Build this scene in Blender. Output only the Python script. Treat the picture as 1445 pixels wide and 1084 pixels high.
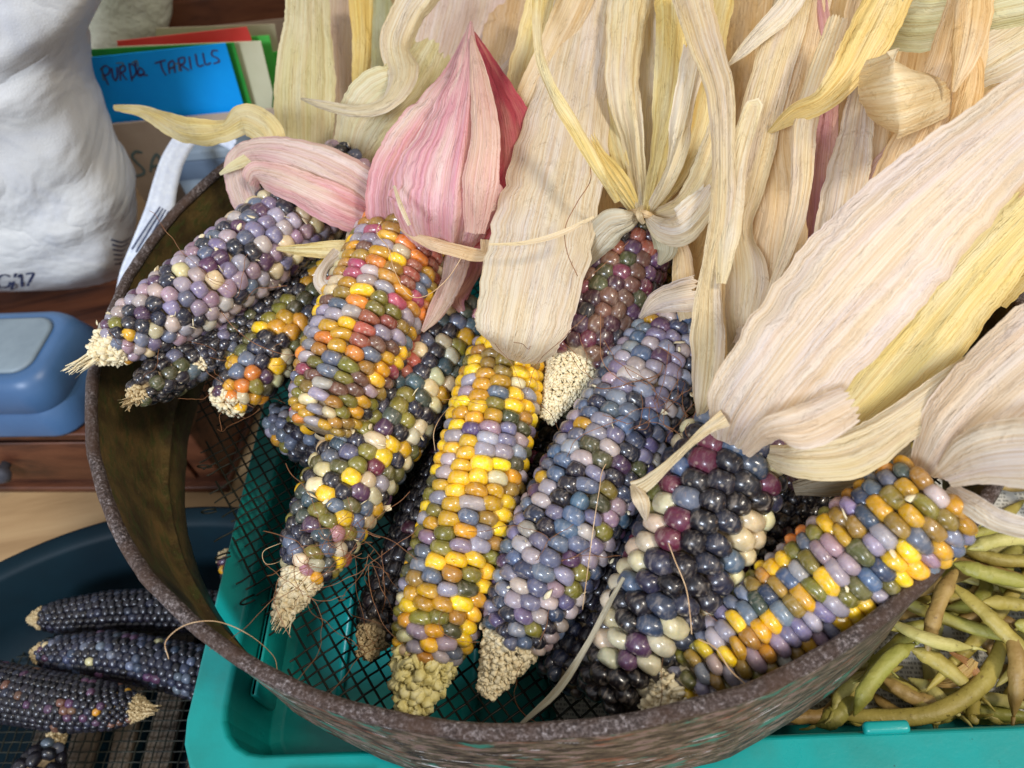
import bpy, math, random
import numpy as np
from math import pi, sin, cos, radians, sqrt
from mathutils import Matrix, Vector
random.seed(7); rng = np.random.default_rng(7)
scene = bpy.context.scene
for o in list(bpy.data.objects): bpy.data.objects.remove(o)
COL = scene.collection

# ------------------------------------------------------------------ camera
RIM_Z = 0.195                      # top of the sieve rim above the table
CAM_Z = RIM_Z + 0.2725*0.7826
TH, ROLL, FPX = 0.8858, -0.1846, 1092.0
f_ = np.array([0, cos(TH), -sin(TH)]); r0 = np.array([1.0, 0, 0]); u0 = np.cross(r0, f_)
r_ = r0*cos(ROLL)+u0*sin(ROLL); u_ = -r0*sin(ROLL)+u0*cos(ROLL)
CAM = np.array([0, 0, CAM_Z])
cd = bpy.data.cameras.new('camera'); cam = bpy.data.objects.new('camera', cd); COL.objects.link(cam)
cam.matrix_world = Matrix(((r_[0], u_[0], -f_[0], 0), (r_[1], u_[1], -f_[1], 0), (r_[2], u_[2], -f_[2], CAM_Z), (0, 0, 0, 1)))
cd.sensor_width = 36; cd.lens = FPX/1445*36; cd.clip_start = .01; cd.clip_end = 50
cd.dof.use_dof = True; cd.dof.focus_distance = 0.275; cd.dof.aperture_fstop = 13
scene.camera = cam

# ------------------------------------------------------------------ world, lamps, exposure
w = bpy.data.worlds.new('World'); scene.world = w; w.use_nodes = True
bg = w.node_tree.nodes['Background']; bg.inputs[0].default_value = (.97, .96, 1.0, 1); bg.inputs[1].default_value = .54
def area(name, loc, target, size, size_y, power, col):
    l = bpy.data.lights.new(name, 'AREA'); l.shape = 'RECTANGLE'; l.size = size; l.size_y = size_y; l.energy = power; l.color = col
    o = bpy.data.objects.new(name, l); COL.objects.link(o); o.location = loc
    d = Vector(target)-Vector(loc); o.rotation_euler = d.to_track_quat('-Z', 'Y').to_euler(); return o
area('window_light', (-.85, -1.15, 1.35), (0, .25, .15), 0.46, 0.46, 34, (.76, .85, 1.0))
ls = bpy.data.lights.new('lamp_light', 'SPOT'); ls.energy = 126; ls.color = (1.0, .91, .77); ls.spot_size = radians(25); ls.spot_blend = 1.0; ls.shadow_soft_size = .22
lo = bpy.data.objects.new('lamp_light', ls); COL.objects.link(lo); lo.location = (1.05, -.50, 1.75)
lo.rotation_euler = (Vector((.085, .26, .15))-lo.location).to_track_quat('-Z', 'Y').to_euler()
scene.view_settings.view_transform = 'Standard'; scene.view_settings.look = 'None'
scene.view_settings.exposure = 0.10; scene.view_settings.gamma = 1.0
scene.cycles.max_bounces = 6; scene.cycles.transparent_max_bounces = 4
scene.cycles.use_denoising = True

# ------------------------------------------------------------------ placing helpers
def ray(px, py): return f_+r_*(px-722.5)/FPX-u_*(py-542)/FPX
def U(px, py, z):
    d = ray(px, py); return CAM+d*((z-CAM_Z)/d[2])
def onplane(px, py, p0, n):
    d = ray(px, py); return CAM+d*(np.dot(p0-CAM, n)/np.dot(d, n))
def depth(p): return float((p-CAM)@f_)
def nrm(v): return v/(np.linalg.norm(v)+1e-12)
def lin(h):
    h = h.lstrip('#'); c = [int(h[i:i+2], 16)/255 for i in (0, 2, 4)]
    return tuple(x/12.92 if x <= .04045 else ((x+.055)/1.055)**2.4 for x in c)
def catmull(P, n):
    P = np.asarray(P, float); m = len(P)
    if m == 2: return P[0]+(P[1]-P[0])*np.linspace(0, 1, n)[:, None]
    Q = np.vstack([2*P[0]-P[1], P, 2*P[-1]-P[-2]]); t = np.linspace(0, m-1, n); out = []
    for x in t:
        i = min(int(x), m-2); q = x-i; a, b, c, d = Q[i:i+4]
        out.append(.5*((2*b)+(c-a)*q+(2*a-5*b+4*c-d)*q*q+(-a+3*b-3*c+d)*q**3))
    return np.array(out)
def vnoise(x, y, seed=0):
    x = np.asarray(x, float); y = np.asarray(y, float)
    xi = np.floor(x).astype(int); yi = np.floor(y).astype(int); fx = x-xi; fy = y-yi
    fx = fx*fx*(3-2*fx); fy = fy*fy*(3-2*fy)
    def h(a, b):
        v = np.sin(a*127.1+b*311.7+seed*74.7)*43758.5453; return v-np.floor(v)
    return (h(xi, yi)*(1-fx)+h(xi+1, yi)*fx)*(1-fy)+(h(xi, yi+1)*(1-fx)+h(xi+1, yi+1)*fx)*fy-.5

# ------------------------------------------------------------------ mesh helpers
class MB:
    def __init__(s): s.v = []; s.f = []; s.n = 0; s.c = []; s.uv = None
    def add(s, V, F, col=None):
        V = np.asarray(V, float); s.v.append(V); s.f += [tuple(int(i)+s.n for i in f) for f in F]; s.n += len(V)
        if col is not None: s.c.append(np.tile(np.array(tuple(col)+(1,)), (len(V), 1)))
    def mesh(s, name, smooth=True):
        me = bpy.data.meshes.new(name); V = np.vstack(s.v) if s.v else np.zeros((0, 3))
        me.from_pydata(V.tolist(), [], s.f)
        if s.c:
            a = me.color_attributes.new('kcol', 'FLOAT_COLOR', 'POINT'); a.data.foreach_set('color', np.vstack(s.c).astype(np.float32).ravel())
        if smooth: me.polygons.foreach_set('use_smooth', [True]*len(me.polygons))
        me.update(); return me
def link(name, me, mat=None, parent=None, color=None):
    o = bpy.data.objects.new(name, me); COL.objects.link(o)
    if mat is not None and me is not None and len(me.materials) == 0: me.materials.append(mat)
    if parent is not None: o.parent = parent
    if color is not None: o.color = tuple(color)+(1,)
    return o
def build(name, mb, mat, parent=None, smooth=True, color=None, origin=None):
    if origin is None and parent is not None: origin = np.array(parent_origin(parent))
    if origin is None:
        V = np.vstack(mb.v); origin = np.array([*V.mean(0)[:2], V[:, 2].min()])
    mb.v = [a-origin for a in mb.v]
    o = link(name, mb.mesh(name, smooth), mat, parent, color)
    if parent is None: o.location = origin
    return o
def parent_origin(p):
    o = np.zeros(3)
    while p is not None: o = o+np.array(p.location); p = p.parent
    return o
def thing(name, label, cat, loc, group=None):
    o = bpy.data.objects.new(name, None); COL.objects.link(o); o.location = tuple(loc); o.empty_display_size = .01
    return tag(o, label, cat, group)
def tag(o, label, cat, group=None):
    o['label'] = label; o['category'] = cat
    if group: o['group'] = group
    return o
def stuff(o): o['kind'] = 'stuff'; return o
def struct(o): o['kind'] = 'structure'; return o
def grid_faces(n, m, wrap=False):
    F = []
    for i in range(n-1):
        for j in range(m if wrap else m-1):
            k = (j+1) % m; F.append((i*m+j, i*m+k, (i+1)*m+k, (i+1)*m+j))
    return F
def frames(P):
    T = np.gradient(P, axis=0); T /= np.linalg.norm(T, axis=1)[:, None]+1e-12
    N = []; n = nrm(np.cross(T[0], [.3, .2, .9]))
    for t in T:
        n = nrm(n-t*np.dot(n, t)); N.append(n)
    N = np.array(N); return T, N, np.cross(T, N)
def tube(mb, P, rad, k=6, cap=True, col=None):
    P = np.asarray(P, float); T, A, B = frames(P); rad = np.broadcast_to(rad, (len(P),))
    an = np.arange(k)*2*pi/k
    V = P[:, None]+rad[:, None, None]*(A[:, None]*np.cos(an)[None, :, None]+B[:, None]*np.sin(an)[None, :, None])
    F = grid_faces(len(P), k, True)
    if cap: F += [tuple(range(k))[::-1], tuple((len(P)-1)*k+i for i in range(k))]
    mb.add(V.reshape(-1, 3), F, col)
def box(mb, c, sx, sy, sz, ang=0, bev=0):
    ex = np.array([cos(ang), sin(ang), 0]); ey = np.array([-sin(ang), cos(ang), 0]); ez = np.array([0, 0, 1.])
    c = np.array(c, float)
    if bev <= 0:
        V = [c+ex*sx*a/2+ey*sy*b/2+ez*sz*d/2 for d in (-1, 1) for a, b in ((-1, -1), (1, -1), (1, 1), (-1, 1))]
        mb.add(V, [(3, 2, 1, 0), (4, 5, 6, 7), (0, 1, 5, 4), (1, 2, 6, 5), (2, 3, 7, 6), (3, 0, 4, 7)]); return
    V = []; b = bev
    for z, ins in ((-sz/2, b), (-sz/2+b*.3, b*.3), (-sz/2+b, 0), (sz/2-b, 0), (sz/2-b*.3, b*.3), (sz/2, b)):
        hx = sx/2-ins; hy = sy/2-ins
        for (a, d, st) in ((1, 1, 0), (-1, 1, 1), (-1, -1, 2), (1, -1, 3)):
            for q in range(3):
                t = (st+q/2)*pi/2; V.append(c+ex*(a*(hx-b)+b*cos(t))+ey*(d*(hy-b)+b*sin(t))+ez*z)
    F = grid_faces(6, 12, True)+[tuple(range(12))[::-1], tuple(60+i for i in range(12))]
    mb.add(V, F)

# ------------------------------------------------------------------ materials
def mat(name):
    m = bpy.data.materials.new(name); m.use_nodes = True; nt = m.node_tree; return m, nt, nt.nodes['Principled BSDF']
def N(nt, t, **k):
    n = nt.nodes.new(t)
    for a, b in k.items():
        if a in n.inputs.keys() if isinstance(a, str) else False: n.inputs[a].default_value = b
        else: setattr(n, a, b)
    return n
def ramp(nt, stops):
    n = nt.nodes.new('ShaderNodeValToRGB'); el = n.color_ramp.elements
    while len(el) < len(stops): el.new(.5)
    for e, (p, c) in zip(el, stops): e.position = p; e.color = tuple(c)+(1,) if len(c) == 3 else c
    return n
def mixc(nt, a, b, fac, mode='MIX'):
    n = nt.nodes.new('ShaderNodeMix'); n.data_type = 'RGBA'; n.blend_type = mode; L = nt.links
    for i, x in ((6, a), (7, b), (0, fac)):
        if hasattr(x, 'is_linked') or isinstance(x, bpy.types.NodeSocket): L.new(x, n.inputs[i])
        elif i == 0: n.inputs[0].default_value = x
        else: n.inputs[i].default_value = tuple(x)+(1,)
    return n.outputs[2]
def noise(nt, vec, scale, detail=4, rough=.55, dist=0):
    n = nt.nodes.new('ShaderNodeTexNoise'); n.inputs['Scale'].default_value = scale; n.inputs['Detail'].default_value = detail
    n.inputs['Roughness'].default_value = rough; n.inputs['Distortion'].default_value = dist
    if vec is not None: nt.links.new(vec, n.inputs['Vector'])
    return n.outputs['Fac']
def ridged(nt, vec, scale, detail=3, rough=.5, dist=0):
    n = noise(nt, vec, scale, detail, rough, dist)
    a = nt.nodes.new('ShaderNodeMath'); a.operation = 'SUBTRACT'; nt.links.new(n, a.inputs[0]); a.inputs[1].default_value = .5
    b = nt.nodes.new('ShaderNodeMath'); b.operation = 'ABSOLUTE'; nt.links.new(a.outputs[0], b.inputs[0]); return b.outputs[0]
def bump(nt, h, st, dist, prev=None):
    n = nt.nodes.new('ShaderNodeBump'); n.inputs['Strength'].default_value = st; n.inputs['Distance'].default_value = dist
    nt.links.new(h, n.inputs['Height'])
    if prev is not None: nt.links.new(prev, n.inputs['Normal'])
    return n.outputs['Normal']
def objco(nt, sc=(1, 1, 1), world=False):
    if world:
        c = nt.nodes.new('ShaderNodeNewGeometry').outputs['Position']
    else: c = nt.nodes.new('ShaderNodeTexCoord').outputs['Object']
    mp = nt.nodes.new('ShaderNodeMapping'); mp.inputs['Scale'].default_value = sc; nt.links.new(c, mp.inputs['Vector']); return mp.outputs[0]
def mr(nt, v, a, b, c, d):
    n = nt.nodes.new('ShaderNodeMapRange'); nt.links.new(v, n.inputs[0])
    for i, x in enumerate((a, b, c, d)): n.inputs[i+1].default_value = x
    return n.outputs[0]
def simple(name, stops, scale=(30, 30, 30), rough=.5, bst=.3, bdist=.0005, spec=.4, detail=5, bscale=None, metal=0, coat=0):
    m, nt, p = mat(name); v = objco(nt, scale, world=True); nz = noise(nt, v, 1, detail, .6)
    nt.links.new(ramp(nt, stops).outputs[0], p.inputs['Base Color']); nt.nodes[-1]
    rp = [n for n in nt.nodes if n.type == 'VALTORGB'][-1]; nt.links.new(nz, rp.inputs[0])
    p.inputs['Roughness'].default_value = rough; p.inputs['Specular IOR Level'].default_value = spec
    p.inputs['Metallic'].default_value = metal; p.inputs['Coat Weight'].default_value = coat
    if bst > 0:
        h = noise(nt, objco(nt, bscale or tuple(s*3 for s in scale), world=True), 1, 4, .6)
        nt.links.new(bump(nt, h, bst, bdist), p.inputs['Normal'])
    return m

def kernel_mat(name, attr):
    m, nt, p = mat(name); L = nt.links
    if attr:
        a = nt.nodes.new('ShaderNodeAttribute'); a.attribute_name = 'kcol'; c = a.outputs['Color']
    else:
        oi = nt.nodes.new('ShaderNodeObjectInfo'); c = oi.outputs['Color']
    geo = objco(nt, (1, 1, 1), world=True)
    n1 = noise(nt, geo, 260, 3); n2 = noise(nt, geo, 900, 3)
    hs = nt.nodes.new('ShaderNodeHueSaturation'); L.new(c, hs.inputs['Color'])
    L.new(mr(nt, n1, .3, .7, .80, 1.18), hs.inputs['Value']); L.new(mr(nt, n2, .3, .7, .9, 1.06), hs.inputs['Saturation'])
    c2 = hs.outputs[0]
    if not attr:
        oc = nt.nodes.new('ShaderNodeTexCoord'); sx = nt.nodes.new('ShaderNodeSeparateXYZ'); L.new(oc.outputs['Object'], sx.inputs[0])
        fac = mr(nt, sx.outputs['Z'], .35, -.55, 0, .55)          # pigment thins towards the root of the kernel
        pale = mixc(nt, c2, (.55, .40, .26), .45); c2 = mixc(nt, c2, pale, fac)
        # streaks of pigment fanning over the crown, different on every kernel
        mp = nt.nodes.new('ShaderNodeMapping'); mp.inputs['Scale'].default_value = (2.6, .7, 1.1); L.new(oc.outputs['Object'], mp.inputs[0])
        cb = nt.nodes.new('ShaderNodeCombineXYZ'); mm_ = nt.nodes.new('ShaderNodeMath'); mm_.operation = 'MULTIPLY'; mm_.inputs[1].default_value = 50; L.new(oi.outputs['Random'], mm_.inputs[0]); L.new(mm_.outputs[0], cb.inputs[1]); L.new(cb.outputs[0], mp.inputs['Location'])
        sn_ = noise(nt, mp.outputs[0], 1.3, 4, .6); light = mixc(nt, c2, (.62, .52, .42), .30)
        c2 = mixc(nt, c2, light, mr(nt, sn_, .50, .72, 0, .9)); c2 = mixc(nt, c2, (.35, .22, .14), mr(nt, sn_, .38, .22, 0, .45))
        vd = nt.nodes.new('ShaderNodeVectorMath'); vd.operation = 'DISTANCE'; L.new(oc.outputs['Object'], vd.inputs[0]); vd.inputs[1].default_value = (.05, -.62, .72)
        c2 = mixc(nt, c2, (.66, .56, .42), mr(nt, vd.outputs['Value'], .17, .06, 0, .5))   # pale silk scar; the dot also paints in tiny glints between kernels
    L.new(c2, p.inputs['Base Color'])
    p.inputs['Roughness'].default_value = .30; p.inputs['Specular IOR Level'].default_value = .45
    L.new(mr(nt, n1, .3, .7, .28, .46), p.inputs['Roughness'])
    p.inputs['Coat Weight'].default_value = .35 if attr else .62
    if not attr: L.new(mr(nt, oi.outputs['Random'], 0, 1, .22, .75), p.inputs['Coat Weight'])
    p.inputs['Coat Roughness'].default_value = .10
    p.inputs['Subsurface Weight'].default_value = .3; p.inputs['Subsurface Scale'].default_value = .0016
    p.inputs['Subsurface Radius'].default_value = (1, .7, .45)
    L.new(bump(nt, n1, .40, .0005), p.inputs['Normal'])
    return m
M_K = kernel_mat('kernel', False); M_KA = kernel_mat('kernel_far', True)

def husk_mat(name, a, b, c, tr=.38, rib=1.0, rst=1.0):
    """a main, b streak, c blotch"""
    m, nt, p = mat(name); L = nt.links
    uv = nt.nodes.new('ShaderNodeUVMap'); uv.uv_map = 'uv'
    oi = nt.nodes.new('ShaderNodeObjectInfo')
    cmb = nt.nodes.new('ShaderNodeCombineXYZ'); m1 = nt.nodes.new('ShaderNodeMath'); m1.operation = 'MULTIPLY'; m1.inputs[1].default_value = 37; L.new(oi.outputs['Random'], m1.inputs[0])
    L.new(m1.outputs[0], cmb.inputs[2])
    ad = nt.nodes.new('ShaderNodeVectorMath'); ad.operation = 'ADD'; L.new(uv.outputs[0], ad.inputs[0]); L.new(cmb.outputs[0], ad.inputs[1])
    def st(sx, sy, sc, det=4, rg=.55, ds=0):
        mp = nt.nodes.new('ShaderNodeMapping'); mp.inputs['Scale'].default_value = (sx, sy, 1); L.new(ad.outputs[0], mp.inputs[0]); return noise(nt, mp.outputs[0], sc, det, rg, ds)
    vein = st(.80*rib, .007, 1, 3, .6); fine = st(1.9*rib, .016, 1, 3, .6); blot = st(.13, .022, 1, 3, .6); crk = st(.26, .09, 1, 4, .55, .5); speck = st(.9, .12, 1, 3)
    col = mixc(nt, a, b, mr(nt, vein, .42, .70, 0, .6))
    col = mixc(nt, col, c, mr(nt, blot, .42, .66, 0, .9))
    tint = mixc(nt, col, oi.outputs['Color'], 1.0, 'MULTIPLY')
    dark = mixc(nt, tint, (.42, .27, .13), mr(nt, speck, .72, .88, 0, .4))
    dk2 = mixc(nt, dark, (.78, .62, .42), mr(nt, fine, .38, .58, .60, 0), 'MULTIPLY')
    L.new(dk2, p.inputs['Base Color'])
    p.inputs['Roughness'].default_value = .42; p.inputs['Specular IOR Level'].default_value = .45
    c_a = nt.nodes.new('ShaderNodeMath'); c_a.operation = 'SUBTRACT'; L.new(crk, c_a.inputs[0]); c_a.inputs[1].default_value = .5; c_b = nt.nodes.new('ShaderNodeMath'); c_b.operation = 'ABSOLUTE'; L.new(c_a.outputs[0], c_b.inputs[0])
    nb = bump(nt, vein, .34*rst, .0010); nb = bump(nt, fine, .7, .0006, nb); nb = bump(nt, crk, .35, .0024, nb); nb = bump(nt, c_b.outputs[0], .40, .0038, nb)
    L.new(nb, p.inputs['Normal'])
    t = nt.nodes.new('ShaderNodeBsdfTranslucent'); L.new(dk2, t.inputs[0]); L.new(nb, t.inputs[1])
    mx = nt.nodes.new('ShaderNodeMixShader'); mx.inputs[0].default_value = tr
    out = [n for n in nt.nodes if n.type == 'OUTPUT_MATERIAL'][0]
    L.new(p.outputs[0], mx.inputs[1]); L.new(t.outputs[0], mx.inputs[2]); L.new(mx.outputs[0], out.inputs[0])
    return m
HM = {
 'cream': husk_mat('husk_cream', lin('ECE2C2'), lin('E0CC98'), lin('E6DED4')),
 'white': husk_mat('husk_white', lin('ECE2CE'), lin('E2CFAE'), lin('E6DEDC')),
 'yellow': husk_mat('husk_yellow', lin('F2E2A0'), lin('E6C870'), lin('F2EAC4')),
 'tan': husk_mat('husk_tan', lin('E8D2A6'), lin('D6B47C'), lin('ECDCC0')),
 'lav': husk_mat('husk_lavender', lin('E6D6CC'), lin('D6BCA8'), lin('EADFCB')),
 'pink': husk_mat('husk_pink', lin('E6B0B4'), lin('D07C8E'), lin('EED8CC')),
 'rose': husk_mat('husk_rose', lin('CE5C6E'), lin('BC4252'), lin('DE9C90')),
 'palepink': husk_mat('husk_pale_pink', lin('EACEC6'), lin('DA9EAA'), lin('EEDFD2')),
 'green': husk_mat('husk_green', lin('E2DEB4'), lin('CEC88C'), lin('EAE6CA')),
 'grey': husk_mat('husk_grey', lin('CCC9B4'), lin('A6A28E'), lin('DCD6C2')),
 'mauve': husk_mat('husk_mauve', lin('C08A90'), lin('A26674'), lin('DEB4A0')),
 'ribbed': husk_mat('husk_ribbed', lin('EBDDB8'), lin('D2B67C'), lin('F0E6CC'), rib=.42, rst=1.8),
}
M_CORE = simple('cob_core', [(.3, lin('6E5A44')), (.6, lin('B09A78')), (.8, lin('8A6E60'))], (400,)*3, .8, .6, .001)
M_CHAFF = simple('cob_chaff', [(.3, lin('D6BE92')), (.5, lin('E6D8B2')), (.75, lin('ECE2C8'))], (500,)*3, .65, .5, .0006)
M_CHAFFG = simple('cob_chaff_brown', [(.3, lin('8E7650')), (.5, lin('C0A87C')), (.75, lin('DCCFA8'))], (1300,)*3, .7, .5, .0006)
M_SILK = simple('corn_silk', [(.3, lin('6B4128')), (.7, lin('9A6A44'))], (200,)*3, .5, 0)
M_SILKP = simple('corn_silk_pale', [(.3, lin('B48A5C')), (.7, lin('D9BE98'))], (200,)*3, .5, 0)

# ------------------------------------------------------------------ corn kernels
def kernel_mesh(seed, seg=12, rings=7):
    rg = np.random.default_rng(seed); V = [(0, 0, 1.0)]
    ex = .66+.16*rg.random(); sk = rg.normal(0, .10); tp = rg.normal(0, .09); dent = .05*rg.random()
    for i in range(1, rings):
        ph = pi*i/rings*.86
        for j in range(seg):
            t = 2*pi*j/seg; s, c = sin(ph), cos(ph)
            x = np.sign(cos(t))*abs(cos(t))**ex*s**.86; y = np.sign(sin(t))*abs(sin(t))**ex*s**.86; z = np.sign(c)*abs(c)**.90
            if z < 0: x *= 1+.12*z; y *= 1+.12*z
            x *= 1+tp*y; y *= 1+sk*x; z += .06*sin(3*t+seed)*s*max(c, 0)-dent*max(0, 1-(x*x+y*y)*3)
            V.append((x, y, z))
    F = [(0, 1+j, 1+(j+1) % seg) for j in range(seg)]
    for i in range(rings-2):
        for j in range(seg):
            a = 1+i*seg+j; b = 1+i*seg+(j+1) % seg; F.append((a, a+seg, b+seg, b))
    return np.array(V), F
KV = [kernel_mesh(s) for s in range(10)]; KVL = [kernel_mesh(s, 8, 5) for s in range(3)]
KME = []
for i, (V, F) in enumerate(KV):
    mb = MB(); mb.add(V, F); me = mb.mesh('kernel'); me.materials.append(M_K); KME.append(me)

PAL = dict(yellow='E8B80C', gold='C08E14', amber='A6762A', ochre='90722E', olive='746C28', dolive='4A4A2E', moss='605F34', lav='938993', lav2='787088', slate='5E6574', slate2='7C7F8A', blue='4F6078', dblue='353D52', navy='252736', black='131118', ink='201E26', cream='C6B68C', pearl='A99A96', mauve='967E88', plum='50354E', maroon='64283A', wine='42202C', rose='A2485C', orange='D07A26', rust='96503C', pink='B07A82', purple='574E6C', brown='664638', white='C2B698', green='444C42', teal='40545A')
PAL = {k: lin(v) for k, v in PAL.items()}
def pick(pal, v, prev, rg, cl=.22):
    if prev is not None and rg.random() < cl: return prev
    names, ws = [], []
    for n, (a, b) in pal.items(): names.append(n); ws.append(max(1e-4, a*(1-v)+b*v))
    ws = np.array(ws)/sum(ws); return names[rg.choice(len(names), p=ws)]

def silk(parent, P0s, n, length, rg, r=.00011, m=None, name='silk', spread=1.0, bias=(0, 0, 0)):
    mb = MB(); bias = np.array(bias)
    for i in range(n):
        p = np.array(P0s[rg.integers(len(P0s))])+rg.normal(0, .0015, 3); d = nrm(rg.normal(0, 1, 3)*spread+bias); pts = [p]
        L = length*(.4+rg.random()); k = 10; cv = rg.normal(0, .55, 3)
        for j in range(k):
            d = nrm(d+rg.normal(0, .22, 3)+cv*.35); p = p+d*L/k; pts.append(p)
        tube(mb, catmull(pts, 24), r, 4, False)
    return stuff(build(name, mb, m or M_SILK, parent))

EARS = {}
def ear(key, label, pts, widths, kw, kh, pal, tip=0, tipw=.6, tassel=0, jit=.10, twist=0, nsilk=0, silklen=.03, chaff=0, group='ears of coloured corn in the sieve',
        kz=None, cluster=.08, tipmat=None, maxi=300, gloss=1, dark_tip=None, tiplump=1, rows_bend=0, seed=None, far=False, silkpts=None):
    rg = np.random.default_rng(seed if seed is not None else abs(hash(key)) % 1000 if False else sum(map(ord, key))*7)
    C3 = np.array([U(*p) for p in pts]); P = catmull(C3, 60); seglen = np.r_[0, np.cumsum(np.linalg.norm(np.diff(P, axis=0), axis=1))]; L = seglen[-1]
    pxm = FPX/depth(C3[len(C3)//2])
    wv = np.array(widths, float); prof = lambda s: np.interp(s/L, wv[:, 0], wv[:, 1])/pxm/2
    loc = C3.mean(0); loc[2] -= prof(L/2)
    root = thing('ear_of_corn', label, 'corn', loc, group); EARS[key] = (root, P, L, prof)
    W = kw/pxm; Hh = kh/pxm; kz = (kz or kw*.50)/pxm
    up = nrm(CAM-C3.mean(0))
    def fr(s):
        q = np.interp(s, seglen, np.arange(60)); i = int(min(q, 58)); p = P[i]+(P[i+1]-P[i])*(q-i); t = nrm(P[min(i+1, 59)]-P[max(i-1, 0)])
        a = nrm(up-t*np.dot(up, t)); b = np.cross(t, a); return p, t, a, b
    Rm = wv[:, 1].max()/pxm/2
    n = max(8, int(round(2*pi*(Rm-kz*.55)/(W*.93)))); pts2 = []
    for i in range(n):
        off = (i % 2)*.5+rg.normal(0, .08)
        for j in range(-1, int(L/Hh)+2):
            s = (j+off)*Hh+rg.normal(0, jit*.35)*Hh
            if 0 <= s <= L: pts2.append([2*pi*i/n+twist*s/L+rows_bend*sin(s/L*pi*1.5+i*.4)+rg.normal(0, jit*.3)*2*pi/n, s])
    A = np.array(pts2); order = np.argsort(-A[:, 1]+rg.normal(0, Hh*.2, len(A))); keep = []
    Rk = lambda s: np.maximum(prof(s)-kz*.55, W*.3)
    KA = np.zeros((0, 2)); gf = lambda s: np.clip(prof(s)/Rm, .5, 1)**.7
    for i in order:
        a = A[i]
        if len(KA):
            dt = np.abs((KA[:, 0]-a[0]+pi) % (2*pi)-pi)*Rk(a[1])/W/gf(a[1]); ds = (KA[:, 1]-a[1])/Hh/gf(a[1])
            if (dt*dt+ds*ds).min() < .70**2: continue
        KA = np.vstack([KA, a])
    for it in range(10):
        dth = (KA[:, None, 0]-KA[None, :, 0]+pi) % (2*pi)-pi; R = Rk(KA[:, 1])[:, None]
        gg = gf(KA[:, 1])[:, None]; dx = dth*R/W/gg; dy = (KA[:, None, 1]-KA[None, :, 1])/Hh/gg; d = np.sqrt(dx*dx+dy*dy)+np.eye(len(KA))*9
        wgt = np.clip(.96-d, 0, 1)*.35; mx = (wgt*dx/d).sum(1); my = (wgt*dy/d).sum(1)
        KA[:, 0] += mx*W/R[:, 0]; KA[:, 1] = np.clip(KA[:, 1]+my*Hh, 0, L)
    items = []; prevc = None; od = np.lexsort((KA[:, 1], np.round(KA[:, 0]*n/2/pi)))
    for i in od:
        th, s = KA[i]; p, t, a, b = fr(s); R = prof(s); ds = .02*L; slope = (prof(min(s+ds, L))-prof(max(s-ds, 0)))/(2*ds)
        rad = a*cos(th)+b*sin(th); z = nrm(rad-t*slope*.8+rg.normal(0, .07, 3)); y = nrm(t-z*np.dot(t, z)); x = np.cross(y, z)
        an = rg.normal(0, .09); x, y = x*cos(an)+y*sin(an), y*cos(an)-x*sin(an)
        sc = rg.normal(1, .06); kk = gf(s)**.8
        sx = W*.565*sc*kk*rg.normal(1, .05); sy = Hh*.60*rg.normal(1, .06)*kk; sz = kz*rg.normal(1, .04)*(.5+.5*kk)
        c = p+rad*(R-sz+rg.normal(0, .03)*kz)
        v = s/L; name = pick(pal, v, prevc, rg, cluster); prevc = name
        col = np.array(PAL[name])*np.exp(rg.normal(0, .12))*np.exp(rg.normal(0, .05, 3))
        if dark_tip is not None and v < dark_tip[0] and rg.random() < dark_tip[1]: col = np.array(PAL['black'])*.8
        items.append((float(np.dot(z, nrm(CAM-c))), c, x*sx, y*sy, z*sz, np.clip(col, .004, .9)))
    items.sort(key=lambda q: -q[0]); rest = MB(); cnt = 0
    for q in items:
        dt, c, X, Y, Z, col = q
        if not far and dt > -.25 and cnt < maxi:
            o = bpy.data.objects.new('kernel', KME[rg.integers(len(KME))]); COL.objects.link(o); o.parent = root; c0 = c-loc
            o.matrix_basis = Matrix(((X[0], Y[0], Z[0], c0[0]), (X[1], Y[1], Z[1], c0[1]), (X[2], Y[2], Z[2], c0[2]), (0, 0, 0, 1)))
            o.color = tuple(col)+(1,); cnt += 1
        else:
            V, F = (KVL if not far else KV)[rg.integers(3)]; rest.add(c+V[:, :1]*X+V[:, 1:2]*Y+V[:, 2:]*Z, F, col)
    if rest.n: stuff(build('kernel_mass', rest, M_KA, root))
    # woody core
    mb = MB(); rings = []
    for s in np.linspace(0, L, 24):
        p, t, a, b = fr(s); R = max(prof(s)-kz*1.15, W*.2)
        rings += [p+(a*cos(q)+b*sin(q))*R for q in np.arange(16)*pi/8]
    mb.add(rings, grid_faces(24, 16, True)+[tuple(range(16))[::-1], tuple(23*16+i for i in range(16))]); build('cob_core', mb, M_CORE, root)
    # bare tip: small empty glumes
    p0, t0, a0, b0 = fr(0); tl = tip/pxm; r1 = prof(0)
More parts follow.
